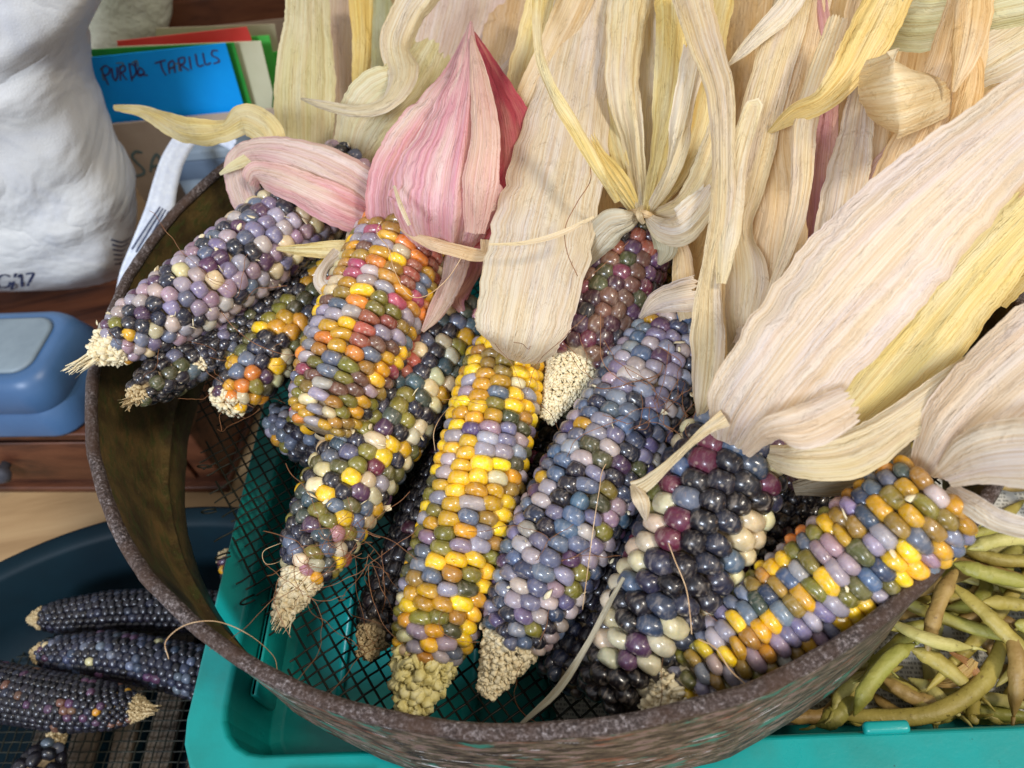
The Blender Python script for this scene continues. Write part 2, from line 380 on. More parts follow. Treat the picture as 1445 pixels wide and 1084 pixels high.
    if tip:
        mb = MB(); R0 = r1*tipw*1.15; lw = W*.19*tiplump; nl = int(tl/(lw*.75))
        core = [p0-t0*(q*tl)+t0*.002 for q in np.linspace(-.3, 1, 8)]; tube(mb, core, [R0*(.95-.78*q**1.2)*.92 for q in np.linspace(0, 1, 8)], 12)
        for i in range(nl):
            q = i/nl; R = R0*(1-.80*q**1.2); k = max(5, int(2*pi*R/(lw*1.1)))
            for j in range(k):
                th = 2*pi*(j+.5*(i % 2))/k+rg.normal(0, .08); rad = a0*cos(th)+b0*sin(th); c = p0-t0*(q*tl+rg.normal(0, .16)*lw)+rad*R*.90
                V, F = KVL[rg.integers(3)]; z = nrm(rad-t0*.8+rg.normal(0, .24, 3)); y = nrm(t0-z*np.dot(t0, z)); x = np.cross(y, z); sc = lw*rg.uniform(.5, 1.25); an = rg.uniform(0, pi); x, y = x*cos(an)+y*sin(an), y*cos(an)-x*sin(an); V = V*rg.uniform(.72, 1.25, (len(V), 3))
                mb.add(c+V[:, :1]*x*sc+V[:, 1:2]*y*sc*rg.uniform(.3, .8)+V[:, 2:]*z*sc*rg.uniform(.8, 1.6), F)
        stuff(build('bare_tip', mb, tipmat or M_CHAFF, root))
    if tassel:
        mb = MB(); e = p0-t0*tl*.8
        for i in range(26):
            d = nrm(-t0+rg.normal(0, .16, 3)); Lr = tassel/pxm*rg.uniform(.55, 1.1); st = e+(a0*rg.normal()+b0*rg.normal())*r1*.18
            sd = nrm(np.cross(d, rg.normal(0, 1, 3))); wd = .0007*rg.uniform(.6, 1.4); Q = [st+d*Lr*q+a0*rg.normal(0, .0006)*q for q in np.linspace(0, 1, 5)]
            V = [];
            for k, q in enumerate(Q):
                ww = wd*(1-.75*k/4); V += [q-sd*ww, q+np.cross(d, sd)*ww*.5, q+sd*ww]
            mb.add(V, grid_faces(5, 3))
        stuff(build('tip_fibres', mb, tipmat or M_CHAFF, root))
    if chaff:
        mb = MB()
        for i in range(chaff):
            q = items[rg.integers(int(len(items)*.45))]; c = q[1]+q[4]*rg.uniform(.6, 1.0)+(q[2]*rg.choice([-1, 1])+q[3]*rg.choice([-1, 1]))*.8
            if rg.random() < .5: c = c+rg.normal(0, .0006, 3)
            V, F = KVL[rg.integers(3)]; B = np.linalg.qr(rg.normal(0, 1, (3, 3)))[0]; sc = W*rg.uniform(.05, .30)
            mb.add(c+(V*np.array([1, .5, .14])*rg.uniform(.5, 1.4, (len(V), 3)))@B*sc, F)
        stuff(build('chaff', mb, M_CHAFF, root))
    if nsilk:
        S = [fr(rg.uniform(0, .35)*L)[0]+nrm(up+rg.normal(0, .6, 3))*prof(.15*L)*1.05 for _ in range(10)]
        if silkpts: S = [U(*q) for q in silkpts]
        silk(root, S, nsilk, silklen, rg, spread=1, bias=-t0*.4)
    return root

# ------------------------------------------------------------------ husk leaves
def husk(parent, pts, m='cream', tint=(1, 1, 1), curl=.18, pleat=.05, twist=0, seed=None, name='husk_leaf', M=36, n=72, edge=.06, ripple=.035, label=None, fold=0, torn=.45):
    """pts: (px, py, z, width in px, roll in degrees)"""
    seed = seed if seed is not None else int(sum(p[0]*3+p[1] for p in pts)) % 997; rg = np.random.default_rng(int(seed)+3)
    P = np.array([U(p[0], p[1], p[2]) for p in pts]); Wd = np.array([p[3]/FPX*depth(q) for p, q in zip(pts, P)]); Rl = np.array([radians(p[4]) if len(p) > 4 else 0. for p in pts])
    Q = catmull(np.c_[P, Wd, Rl], n); P = Q[:, :3]; Wd = np.maximum(Q[:, 3], .0008); Rl = Q[:, 4]
    T = np.gradient(P, axis=0); T /= np.linalg.norm(T, axis=1)[:, None]
    s = np.r_[0, np.cumsum(np.linalg.norm(np.diff(P, axis=0), axis=1))]; wmax = Wd.max()
    u = np.linspace(-1, 1, M); V = np.zeros((n, M, 3)); ox = rg.uniform(0, 50)
    for i in range(n):
        vd = nrm(CAM-P[i]); sd = nrm(np.cross(T[i], vd)); nn = np.cross(sd, T[i])
        c, q = cos(Rl[i]), sin(Rl[i]); sd, nn = sd*c+nn*q, nn*c-sd*q
        w = Wd[i]; el = 1+edge*(2*vnoise(ox+s[i]*160, 1.5, seed)+1.2*vnoise(ox+s[i]*600, 1.5, seed)); er = 1+edge*(2*vnoise(ox+s[i]*160, 9.5, seed)+1.2*vnoise(ox+s[i]*600, 9.5, seed))
        uu = u*np.where(u < 0, el, er); x = uu*w/2*(1-.10*abs(curl))
        pl = pleat*w*(vnoise(u*2.6+ox, np.full(M, s[i]*22), seed)*1.7+vnoise(u*6.5+ox, np.full(M, s[i]*30), seed+1)*.45+vnoise(u*13+ox, np.full(M, s[i]*34), seed+2)*.12)
        cr_ = np.abs(vnoise(u*2.2+ox+7, np.full(M, s[i]*9), seed+6)); cr2_ = np.abs(vnoise(u*5.5+ox+3, np.full(M, s[i]*14), seed+7))
        pl = pl*.55+pleat*w*(2.1*cr_+.45*cr2_)
        pl = pl*(1.0+.45*sin(s[i]*55+ox))*(1.2-.5*min(1, wmax/.035))
        z = -curl*w*.5*np.abs(u)**2.2+pl+ripple*wmax*vnoise(s[i]*70+ox+0*u, u*1.4+3, seed+4)*np.abs(u)**1.2*2
        z += fold*w*np.exp(-((u-.15)/.12)**2)*.3
        en = .2*max(0., 1-i/9.)*(Wd[0] > .005)-max(0., 1-(n-1-i)/9.)*(Wd[-1] > .005)
        tj = np.abs(vnoise(u*7+ox, u*0+2.5, seed+11))*1.6+np.abs(vnoise(u*12+ox, u*0+5.5, seed+12))*.3
        V[i] = P[i]+sd*x[:, None]+nn*z[:, None]+T[i]*(en*torn*tj*min(w, .03))[:, None]
    me = bpy.data.meshes.new(name); org = parent_origin(parent)
    F = np.array(grid_faces(n, M)); me.from_pydata((V.reshape(-1, 3)-org).tolist(), [], F.tolist()); me.polygons.foreach_set('use_smooth', [True]*len(F))
    uvl = me.uv_layers.new(name='uv'); UU = np.stack([np.tile(u*wmax*500, (n, 1)), np.tile(s[:, None]*1000, (1, M))], -1).reshape(-1, 2)
    uvl.data.foreach_set('uv', UU[F.ravel()].ravel()); me.materials.append(HM[m]); me.update()
    o = link(name, me, None, parent, color=tint)
    if label: o['label'] = label
    return o

# ================================================================== THE SETTING
BA = radians(-9.5)                 # bench furniture is turned a little against the camera
bx_, by_ = np.array([cos(BA), sin(BA), 0]), np.array([-sin(BA), cos(BA), 0])
M_TABLE = simple('bench_wood', [(.25, lin('8A6C48')), (.5, lin('A98A62')), (.8, lin('BC9E74'))], (6, 60, 6), .6, .35, .0006, bscale=(30, 300, 30))
mb = MB(); box(mb, (0, .4, -.02), 3.2, 2.4, .04, BA); struct(build('bench_top', mb, M_TABLE, smooth=False))
M_WALL = simple('back_wall', [(.3, lin('2A231C')), (.6, lin('4A3D30'))], (8, 8, 20), .8, .4, .002)
mb = MB(); box(mb, (0.1, 1.35, .5), 3.4, .05, 1.4, BA); struct(build('back_wall', mb, M_WALL, smooth=False))

# ------------------------------------------------------------------ sieve
SC = np.array([.0159, .2352, 0]); SR = .18; SZB = .1175
def sieve_mat(name, inner):
    m, nt, p = mat(name); L = nt.links; v = objco(nt, (1, 1, 1), world=True); v2 = objco(nt, (120, 120, 260), world=True)
    big = noise(nt, v, 28, 6, .65); streak = noise(nt, v2, 1, 6, .68); fine = noise(nt, v, 420, 5, .7)
    if inner:
        c1 = ramp(nt, [(.30, lin('241C10')), (.47, lin('46381F')), (.58, lin('62502C')), (.75, lin('7A5430'))]); L.new(big, c1.inputs[0])
        col = mixc(nt, c1.outputs[0], lin('3E4820'), mr(nt, streak, .5, .62, 0, .7)); col = mixc(nt, col, lin('A08458'), mr(nt, fine, .62, .72, 0, .6))
    else:
        c1 = ramp(nt, [(.36, lin('1E1814')), (.46, lin('463A30')), (.53, lin('5C523E')), (.60, lin('826A62')), (.70, lin('3C3228'))]); L.new(streak, c1.inputs[0])
        col = mixc(nt, c1.outputs[0], lin('2C7A68'), mr(nt, noise(nt, objco(nt, (30, 30, 75), world=True), 1, 5, .65), .58, .62, 0, .8))
        col = mixc(nt, col, lin('8A4A30'), mr(nt, noise(nt, objco(nt, (45, 45, 160), world=True), 1.3, 5, .65), .61, .67, 0, .6))
        col = mixc(nt, col, lin('D8D8D8'), mr(nt, noise(nt, objco(nt, (26, 26, 170), world=True), 1.5, 6, .75), .625, .645, 0, .9))
    L.new(col, p.inputs['Base Color']); p.inputs['Roughness'].default_value = .55; p.inputs['Specular IOR Level'].default_value = .4
    nb = bump(nt, fine, .6, .0006); nb = bump(nt, streak, .7, .0010, nb); L.new(nb, p.inputs['Normal']); return m
M_SOUT, M_SIN = sieve_mat('sieve_outer', False), sieve_mat('sieve_inner', True)
m, nt, p = mat('sieve_rim'); v = objco(nt, world=True)
rf = noise(nt, v, 900, 6, .8); rb = noise(nt, v, 60, 5, .65)
c1 = ramp(nt, [(.36, lin('1E1614')), (.47, lin('443834')), (.54, lin('6E625E')), (.62, lin('A8A0A0')), (.70, lin('D4D0D4'))]); nt.links.new(rf, c1.inputs[0])  # palest stops paint metal glint speckles into the rim colour
nt.links.new(mixc(nt, c1.outputs[0], lin('4E3626'), mr(nt, rb, .42, .62, 0, .75)), p.inputs['Base Color'])
p.inputs['Roughness'].default_value = .42; p.inputs['Metallic'].default_value = .35; p.inputs['Specular IOR Level'].default_value = .6
nt.links.new(bump(nt, rb, .4, .001, bump(nt, rf, 1.0, .0008)), p.inputs['Normal']); M_RIM = m
sieve = thing('garden_sieve', 'round rusty metal garden sieve with rolled rim heaped with ears of corn', 'sieve', (SC[0], SC[1], SZB))
def lathe(prof, k=200, jit=.0004):
    mb = MB(); V = []
    for r, z in prof:
        t = np.arange(k)*2*pi/k; rr = r+jit*4*vnoise(t*9, t*0+z*40, 3)+jit*1.5*vnoise(t*40, t*0+z*300, 5)
        V.append(np.stack([SC[0]+rr*np.cos(t), SC[1]+rr*np.sin(t), z+jit*2*vnoise(t*14, t*0+r*50, 8)], -1))
    mb.add(np.vstack(V), grid_faces(len(prof), k, True)); return mb
zr = RIM_Z-.003
build('outer_wall', lathe([(SR-.0004, zr), (SR-.0005, zr-.01), (SR-.001, zr-.03), (SR-.0015, zr-.055), (SR-.002, SZB+.004), (SR-.0015, SZB+.001), (SR-.003, SZB)]), M_SOUT, sieve)
build('inner_wall', lathe([(SR-.003, SZB), (SR-.005, SZB+.001), (SR-.0045, SZB+.012), (SR-.0030, SZB+.0165), (SR-.0055, SZB+.0172), (SR-.0052, SZB+.0185), (SR-.0028, SZB+.0192), (SR-.0026, SZB+.04), (SR-.0022, zr)]), M_SIN, sieve)
build('rolled_rim', lathe([(SR-.0012+.0023*cos(a), zr+.0023*sin(a)) for a in np.linspace(-pi*.9, pi*1.08, 14)], 260, .0003), M_RIM, sieve)
# woven wire floor
M_WIRE = simple('mesh_wire', [(.3, lin('141612')), (.6, lin('2A2C22')), (.8, lin('40382A'))], (120,)*3, .5, 0, metal=.2)
mb = MB(); g = .0049; wa = radians(27); ux, uy = np.array([cos(wa), sin(wa)]), np.array([-sin(wa), cos(wa)]); Rw = SR-.006; K = int(Rw/g)
rw = np.random.default_rng(5)
def sag(x, y): return SZB+.0045-.006*max(0, 1-(x*x+y*y)/Rw**2)+.0012*sin(x*40+1)*cos(y*35)
for d in (0, 1):
    a, b = (ux, uy) if d == 0 else (uy, ux)
    for i in range(-K, K+1):
        o = i*g+rw.normal(0, .00018); h = Rw*Rw-o*o
        if h <= g*g: continue
        h = sqrt(h); js = list(range(int(-h/g*2), int(h/g*2)+1)); pts = []
        cutlo = rw.uniform(0, .016)
        for j in js:
            q = j*g/2; xy = a*q+b*(o+.0004*sin(q*60+i)); ang = math.atan2(xy[1], xy[0])
            torn = (abs(((math.degrees(ang)-200+180) % 360)-180) < 24) and np.hypot(*xy) > Rw-.005-cutlo*.8
            if torn:
                if len(pts) > 2: tube(mb, pts, .00048, 4, False)
                pts = []; continue
            pts.append((SC[0]+xy[0], SC[1]+xy[1], sag(*xy)+(.00034 if ((j//2+i+d) % 2) else -.00034)*(1 if j % 2 == 0 else 0)))
        if len(pts) > 2: tube(mb, pts, .00048, 4, False)
for k in range(4):                                  # curled cut wire ends on the torn side
    t = radians(186+k*9); c = SC+np.array([cos(t), sin(t), 0])*(Rw-.013); q = np.linspace(0, 5, 14)
    tube(mb, [c+np.array([cos(t)*.004*sin(x)+.001*x*cos(t), sin(t)*.004*sin(x), SZB+.004+.0016*(1-cos(x*1.3))]) for x in q], .00048, 4, False)
stuff(build('wire_mesh', mb, M_WIRE, sieve))

# ------------------------------------------------------------------ teal crate
m, nt, p = mat('teal_plastic'); v = objco(nt, world=True); a1 = noise(nt, v, 45, 5); a2 = noise(nt, v, 700, 3)
tc_ = mixc(nt, lin('0A928C'), lin('0C847C'), mr(nt, a1, .35, .7, 0, 1)); tc_ = mixc(nt, tc_, lin('7FC4BC'), mr(nt, noise(nt, objco(nt, (30, 260, 260), world=True), 1, 5, .7), .68, .74, 0, .45)); tc_ = mixc(nt, tc_, lin('12302C'), mr(nt, noise(nt, v, 260, 4, .6), .70, .75, 0, .7)); nt.links.new(mixc(nt, tc_, lin('3C6E62'), mr(nt, noise(nt, v, 14, 6, .7), .5, .8, 0, .5)), p.inputs['Base Color']); p.inputs['Roughness'].default_value = .32
nt.links.new(mr(nt, a1, .3, .7, .26, .46), p.inputs['Roughness']); nt.links.new(bump(nt, a1, .3, .0015, bump(nt, a2, .15, .0003)), p.inputs['Normal']); M_TEAL = m
CT = .1125; CB = .066
F0 = U(305, 1066, CT); F1 = U(1445, 1021, CT); L0 = U(286, 1025, CT); L1 = U(388, 640, CT)   # inner rim edges
e1 = nrm(F1-F0); e2 = np.array([-e1[1], e1[0], 0]); cl, cw = .40, .315; rimw = .0155
org = F0.copy()
crate = thing('plastic_crate', 'shallow teal plastic crate under the sieve holding yellow bean pods', 'crate', org+e1*cl/2+e2*cw/2+np.array([0, 0, CB-CT]))
def rrect(x0, x1, y0, y1, r, z, k=6):
    out = []
    for cx, cy, s in ((x1-r, y1-r, 0), (x0+r, y1-r, 1), (x0+r, y0+r, 2), (x1-r, y0+r, 3)):
        for q in range(k): t = (s+q/(k-1))*pi/2; out.append(org+e1*(cx+r*cos(t))+e2*(cy+r*sin(t))+np.array([0, 0, z-CT]))
    return out
def loft(mb, rings, cap0=True, cap1=True):
    k = len(rings[0]); mb.add(np.vstack(rings), grid_faces(len(rings), k, True)+([tuple(range(k))[::-1]] if cap0 else [])+([tuple((len(rings)-1)*k+i for i in range(k))] if cap1 else []))
t = .002
mb = MB(); loft(mb, [rrect(.006, cl-.006, .006, cw-.006, .014, CB+.003), rrect(.002, cl-.002, .002, cw-.002, .016, CB+.006), rrect(0, cl, 0, cw, .018, CT-.006), rrect(0, cl, 0, cw, .018, CT-.0015), rrect(-.0015, cl+.0015, -.0015, cw+.0015, .0195, CT), rrect(-rimw+.001, cl+rimw-.001, -rimw+.001, cw+rimw-.001, .028, CT), rrect(-rimw, cl+rimw, -rimw, cw+rimw, .029, CT-.001), rrect(-rimw, cl+rimw, -rimw, cw+rimw, .029, CT-.018), rrect(-rimw+.002, cl+rimw-.002, -rimw+.002, cw+rimw-.002, .028, CT-.018), rrect(-rimw+.002, cl+rimw-.002, -rimw+.002, cw+rimw-.002, .028, CT-.003), rrect(-t, cl+t, -t, cw+t, .02, CT-.003), rrect(-t+.004, cl+t-.004, -t+.004, cw+t-.004, .016, CB)])
o = build('tray', mb, M_TEAL, crate, smooth=False)
bm_ = o.modifiers.new('bevel', 'BEVEL'); bm_.width = .0012; bm_.segments = 2; bm_.limit_method = 'ANGLE'
def cpt(x, y, z): return org+e1*x+e2*y+np.array([0, 0, z-CT])
for y in (.05, .15, .25):                            # long pressed rib on the left inner wall
    mb = MB(); box(mb, cpt(.004, y, (CB+CT)/2), .003, .05, .022, math.atan2(e1[1], e1[0]), .001); build('wall_rib', mb, M_TEAL, crate)
for x in (.29,):
    mb = MB(); box(mb, U(1250, 1027, CT+.001), .015, .004, .0045, math.atan2(e1[1], e1[0]), .001); build('stacking_lug', mb, M_TEAL, crate)
for x in np.arange(.03, cl-.02, .03):
    mb = MB(); box(mb, cpt(x, cw/2, CB+.0042), .003, cw-.04, .0024, math.atan2(e1[1], e1[0])); build('floor_rib', mb, M_TEAL, crate)
# newspaper lining on the crate floor (rows of tiny print)
m, nt, p = mat('newsprint'); v = objco(nt); mp = nt.nodes.new('ShaderNodeMapping'); nt.links.new(v, mp.inputs[0]); mp.inputs['Rotation'].default_value = (0, 0, radians(14))
sx = nt.nodes.new('ShaderNodeSeparateXYZ'); nt.links.new(mp.outputs[0], sx.inputs[0])
def mth(op, a, b):
    n = nt.nodes.new('ShaderNodeMath'); n.operation = op
    for i, x in enumerate((a, b)):
        if isinstance(x, bpy.types.NodeSocket): nt.links.new(x, n.inputs[i])
        elif x is not None: n.inputs[i].default_value = x
    return n.outputs[0]
row = mth('FRACT', mth('MULTIPLY', sx.outputs['Y'], 520), None); rowm = mth('GREATER_THAN', row, .45)
cmb = nt.nodes.new('ShaderNodeCombineXYZ'); nt.links.new(mth('MULTIPLY', sx.outputs['X'], 900), cmb.inputs[0]); nt.links.new(mth('FLOOR', mth('MULTIPLY', sx.outputs['Y'], 520), None), cmb.inputs[1])
let = mth('GREATER_THAN', noise(nt, cmb.outputs[0], 1, 2), .49); colm = mth('GREATER_THAN', mth('FRACT', mth('MULTIPLY', sx.outputs['X'], 24), None), .08)
ink = mth('MULTIPLY', mth('MULTIPLY', rowm, let), mth('MULTIPLY', colm, .6)); nt.links.new(mixc(nt, lin('C9C6BC'), lin('45433F'), ink), p.inputs['Base Color']); p.inputs['Roughness'].default_value = .8
mb = MB(); gx = np.linspace(.125, cl-.012, 30); gy = np.linspace(.012, cw-.02, 24)
V = [cpt(x+.004*vnoise(y*30, 0, 2), y, CB+.0075+.004*(vnoise(x*28, y*28, 4)+.5)) for x in gx for y in gy]; mb.add(V, grid_faces(30, 24))
paper = build('newspaper_sheet', mb, m); tag(paper, 'crumpled printed newspaper lining the teal crate under the bean pods', 'newspaper')
# black seedling tray strip standing in the crate
M_BLK = simple('black_plastic', [(.3, lin('17181A')), (.7, lin('2A2B30'))], (60,)*3, .45, .2)
bt = thing('seed_tray', 'small black plastic tray lying in the teal crate under the wire mesh', 'tray', cpt(.09, .13, CB+.005))
mb = MB(); box(mb, cpt(.085, .17, CB+.010), .06, .13, .008, BA, .002); build('tray_base', mb, M_BLK, bt)
for sx_ in (-1, 1):
    mb = MB(); box(mb, cpt(.085+sx_*.0315, .17, CB+.019), .003, .13, .026, BA, .001); build('tray_side', mb, M_BLK, bt)
# dark box in front of the crate
M_DGR = simple('dark_grey_plastic', [(.3, lin('34363E')), (.7, lin('4E505A'))], (150,)*3, .6, .5)
db = thing('dark_box', 'dark grey box at the bottom edge in front of the teal crate', 'box', U(455, 1100, .1)*[1, 1, 0])
mb = MB(); cdb = (U(382, 1073, .118)+U(520, 1073, .118))/2; wdb = np.linalg.norm(U(382, 1073, .118)-U(520, 1073, .118))
box(mb, cdb-e2*.028-np.array([0, 0, .059]), wdb, .045, .118, BA, .002); build('box_body', mb, M_DGR, db)
mb = MB(); box(mb, cdb-e2*.028+np.array([0, 0, .0012]), wdb*.82, .036, .0024, BA, .001); build('box_lid', mb, M_DGR, db)

# ------------------------------------------------------------------ round basin with dark ears
BC = np.array([-.215, .045, 0]); BR = .20
m, nt, p = mat('basin_plastic'); v = objco(nt, world=True); a1 = noise(nt, v, 20, 5)
nt.links.new(mixc(nt, lin('03161E'), lin('05202A'), mr(nt, a1, .35, .7, 0, 1)), p.inputs['Base Color']); p.inputs['Roughness'].default_value = .55; p.inputs['Specular IOR Level'].default_value = .15
nt.links.new(bump(nt, noise(nt, v, 300, 3), .1, .0005), p.inputs['Normal']); M_BAS = m
bas = thing('plastic_basin', 'round dark teal plastic basin holding near black ears of corn', 'basin', BC)
mb = MB(); k = 120; prof = [(.001, .004), (BR-.05, .004), (BR-.035, .007), (BR-.022, .03), (BR-.012, .055), (BR-.010, .058), (BR-.002, .0585), (BR, .057), (BR, .050), (BR-.002, .050), (BR-.003, .054), (BR-.010, .050), (BR-.02, .028), (BR-.033, .004), (BR-.05, .001), (.001, .001)]
V = []
for r, z in prof: tt = np.arange(k)*2*pi/k; V.append(np.stack([BC[0]+r*np.cos(tt), BC[1]+r*np.sin(tt), tt*0+z], -1))
mb.add(np.vstack(V), grid_faces(len(prof), k, True)); build('bowl', mb, M_BAS, bas)
M_SLAT = simple('weathered_slat', [(.3, lin('3A3128')), (.6, lin('5E5244')), (.8, lin('7A6C58'))], (14, 120, 40), .75, .6, .0008)
pl = thing('slatted_rack', 'weathered wooden slats lying in the basin under the dark ears', 'rack', U(150, 1040, .008))
for i in range(7):
    mb = MB(); box(mb, U(60+i*55, 1045, .011)+by_*.02, .011+.003*(i % 2), .15, .005, BA+radians(6)+.02*(i % 3-1), .0008); build('slat', mb, M_SLAT, pl)
mb = MB()
for i in range(-16, 17):
    for d in (0, 1):
        c = U(150, 990, .016); a, b = (bx_, by_) if d == 0 else (by_, bx_); h = .082
        P = [c+b*i*.0049+a*q+np.array([0, 0, .0004*(-1)**(j+i+d)]) for j, q in enumerate(np.arange(-h, h, .0049))]; tube(mb, P, .0004, 4, False)
gm = stuff(build('wire_grid', mb, M_WIRE, None)); tag(gm, 'square dark wire mesh lying over the slats inside the round basin', 'mesh')

# ------------------------------------------------------------------ wooden cabinet and blue tub
m, nt, p = mat('red_wood'); v = objco(nt, (10, 90, 90), world=True); a1 = noise(nt, v, 1, 5, .6, .5)
c1 = ramp(nt, [(.3, lin('341A10')), (.5, lin('5C3420')), (.75, lin('70442C'))]); nt.links.new(a1, c1.inputs[0]); nt.links.new(c1.outputs[0], p.inputs['Base Color']); p.inputs['Roughness'].default_value = .45
nt.links.new(bump(nt, a1, .3, .0008), p.inputs['Normal']); M_RED = m
fL, fR = U(0, 690, 0), U(322, 690, 0); ca = math.atan2((fR-fL)[1], (fR-fL)[0]); cx_ = nrm(fR-fL); cy_ = np.array([-cx_[1], cx_[0], 0]); cwid = np.linalg.norm(fR-fL)+.25
cab = thing('wooden_drawer_box', 'low reddish brown wooden drawer box under the blue tub', 'cabinet', fR-cx_*cwid/2+cy_*.08)
cc = fR-cx_*cwid/2+cy_*.082
mb = MB(); box(mb, cc+[0, 0, .033], cwid, .16, .058, ca, .0015); build('carcass', mb, M_RED, cab)
mb = MB(); box(mb, cc+[0, 0, .003]-cy_*.002, cwid+.004, .166, .006, ca, .001); build('plinth', mb, M_RED, cab)
mb = MB(); box(mb, cc+[0, 0, .0645]-cy_*.001, cwid+.006, .168, .005, ca, .001); build('top_board', mb, M_RED, cab)
mb = MB(); box(mb, cc+[0, 0, .034]-cy_*.0815, cwid-.03, .003, .042, ca, .001); dr = build('drawer_front', mb, M_RED, cab)
kp = U(8, 656, .035); kp = onplane(8, 656, fL-cy_*.002, cy_)
mb = MB(); tube(mb, [kp+cy_*.002, kp-cy_*.002, kp-cy_*.005, kp-cy_*.009, kp-cy_*.012], [.003, .003, .006, .007, .0035], 14); build('knob', mb, M_DGR, dr)

M_BLUE = simple('blue_tub_plastic', [(.3, lin('3E5E84')), (.7, lin('4A6C94'))], (20,)*3, .38, .15, .0006)
M_BLUEL = simple('blue_tub_lid', [(.3, lin('6C7A84')), (.6, lin('808E96'))], (30,)*3, .5, .2, .0005)
tub = thing('plastic_tub', 'pale blue rectangular plastic tub with rounded corners on the drawer box', 'tub', U(30, 560, .067)*[1, 1, 0]+[0, 0, .067])
A0 = U(116, 612, .068); A1 = U(76, 577, .108); ex, ey = cx_, cy_
def rr(c, w_, h_, r, z, k=7):
    out = []
    for a, b, s in ((1, 1, 0), (-1, 1, 1), (-1, -1, 2), (1, -1, 3)):
        for q in range(k): t_ = (s+q/(k-1))*pi/2; P_ = c+ex*(a*(w_/2-r)+r*cos(t_))+ey*(b*(h_/2-r)+r*sin(t_)); out.append([P_[0], P_[1], z])
    return np.array(out)
tc = A0-ex*.075+ey*.033
mb = MB(); loft(mb, [rr(tc, .150, 0.0700, .016, .068), rr(tc, .151, 0.0710, .017, .070), rr(tc, .147, 0.0670, .017, .088), rr(tc, .146, 0.0660, .017, .0885), rr(tc, .149, 0.0690, .018, .090), rr(tc, .141, 0.0610, .017, .104), rr(tc, .136, 0.0560, .016, .1085), rr(tc, .128, 0.0480, .013, .110), rr(tc, .124, 0.0440, .012, .1095)]); build('tub_body', mb, M_BLUE, tub)
mb = MB(); loft(mb, [rr(tc, .122, 0.0420, .011, .1093), rr(tc, .121, 0.0410, .011, .1112), rr(tc, .118, 0.0380, .010, .1118)]); build('tub_lid', mb, M_BLUEL, tub)

# ------------------------------------------------------------------ cardboard box with index cards
pB = U(140, 178, .14); nB = by_
M_CARD = simple('cardboard', [(.3, lin('A6917E')), (.6, lin('B8A490')), (.8, lin('C4B29E'))], (25, 25, 25), .75, .25, .0006)
cbx = thing('cardboard_box', 'worn brown cardboard box standing behind the sieve with index cards in it', 'box', (pB+bx_*.06+by_*.06)*[1, 1, 0])
bw, bdp, bh = .135, .13, .14
for nm, c, sx_, sy_ in (('front_panel', pB+bx_*bw/2+by_*.001, bw, .002), ('back_panel', pB+bx_*bw/2+by_*bdp, bw, .002), ('side_panel', pB+by_*bdp/2+bx_*.001, .002, bdp-.004), ('side_panel', pB+by_*bdp/2+bx_*(bw-.001), .002, bdp-.004)):
    mb = MB(); box(mb, (c[0], c[1], bh/2), sx_, sy_, bh, BA); build(nm, mb, M_CARD, cbx, smooth=False)
def strokes(name, lines, plane_p, n, mat_, parent, r, off=.0006):
    mb = MB()
    for ln in lines:
        P = [onplane(a, b, plane_p, n)-n*off for a, b in ln]; P = catmull(np.array(P), max(6, 5*len(P))); T = np.gradient(P, axis=0); 
        sd = np.cross(T, n); sd /= np.linalg.norm(sd, axis=1)[:, None]+1e-9; V = np.stack([P-sd*r, P+sd*r], 1).reshape(-1, 3); mb.add(V, grid_faces(len(P), 2))
    return build(name, mb, mat_, parent)
M_PEN = simple('pen_ink', [(.3, lin('3A2A5C')), (.7, lin('4C3560'))], (50,)*3, .5, 0)
M_PENG = simple('marker_ink', [(.3, lin('5A7070')), (.7, lin('6C8080'))], (50,)*3, .7, 0)
def Z1(L_): return [[(x*.2952, y*.2952) for x, y in l] for l in L_]
strokes('lettering', Z1([[(682, 728), (650, 722), (633, 745), (655, 775), (682, 800), (690, 825), (660, 838), (648, 828)], [(722, 820), (728, 770), (750, 735), (768, 765), (775, 810)], [(726, 795), (748, 790), (770, 792)]]), pB, nB, M_PENG, cbx, .0009)
def card(label, q, k, mm, thick=.0006, lean=.0, name='index_card'):
    p0 = pB+by_*k; n = nrm(by_*cos(lean)+np.array([0, 0, sin(lean)])); mb = MB()
    P = [onplane(a, b, p0, n) for a, b in q]; c4 = np.array(P)
    top = []
    # denser outline with softened corners
    m_ = len(c4)
    for i in range(m_):
        a, b, c = c4[i-1], c4[i], c4[(i+1) % m_]; top += [b+(a-b)*.02, b, b+(c-b)*.02]
    top = np.array(top); kk = len(top); mb.add(np.vstack([top-n*thick/2, top+n*thick/2]), grid_faces(2, kk, True)+[tuple(range(kk)), tuple(kk+i for i in range(kk))[::-1]])
    o = build(name, mb, mm, None, smooth=False); return tag(o, label, 'card', 'index cards in the cardboard box'), p0, n
def paper_mat(nm, h, h2=None): return simple(nm, [(.3, lin(h)), (.7, lin(h2 or h))], (40,)*3, .6, .1, .0003, spec=.25)
M_CB, M_CG, M_CG2, M_CR, M_CC, M_CC2 = paper_mat('card_blue', '089CF4', '0CA6FA'), paper_mat('card_green', '2F9038', '3AA040'), paper_mat('card_bright_green', '49B848', '55C254'), paper_mat('card_red', 'D8453A', 'E0504A'), paper_mat('card_cream', 'CFCBA8', 'D8D4B4'), paper_mat('card_beige', 'B9AC8C', 'C6BA9C')
oc, p0, n0 = card('bright blue index card with handwritten purple title at the front of the box', [(112, 83), (318, 61), (362, 210), (165, 215)], .006, M_CB, lean=.12)
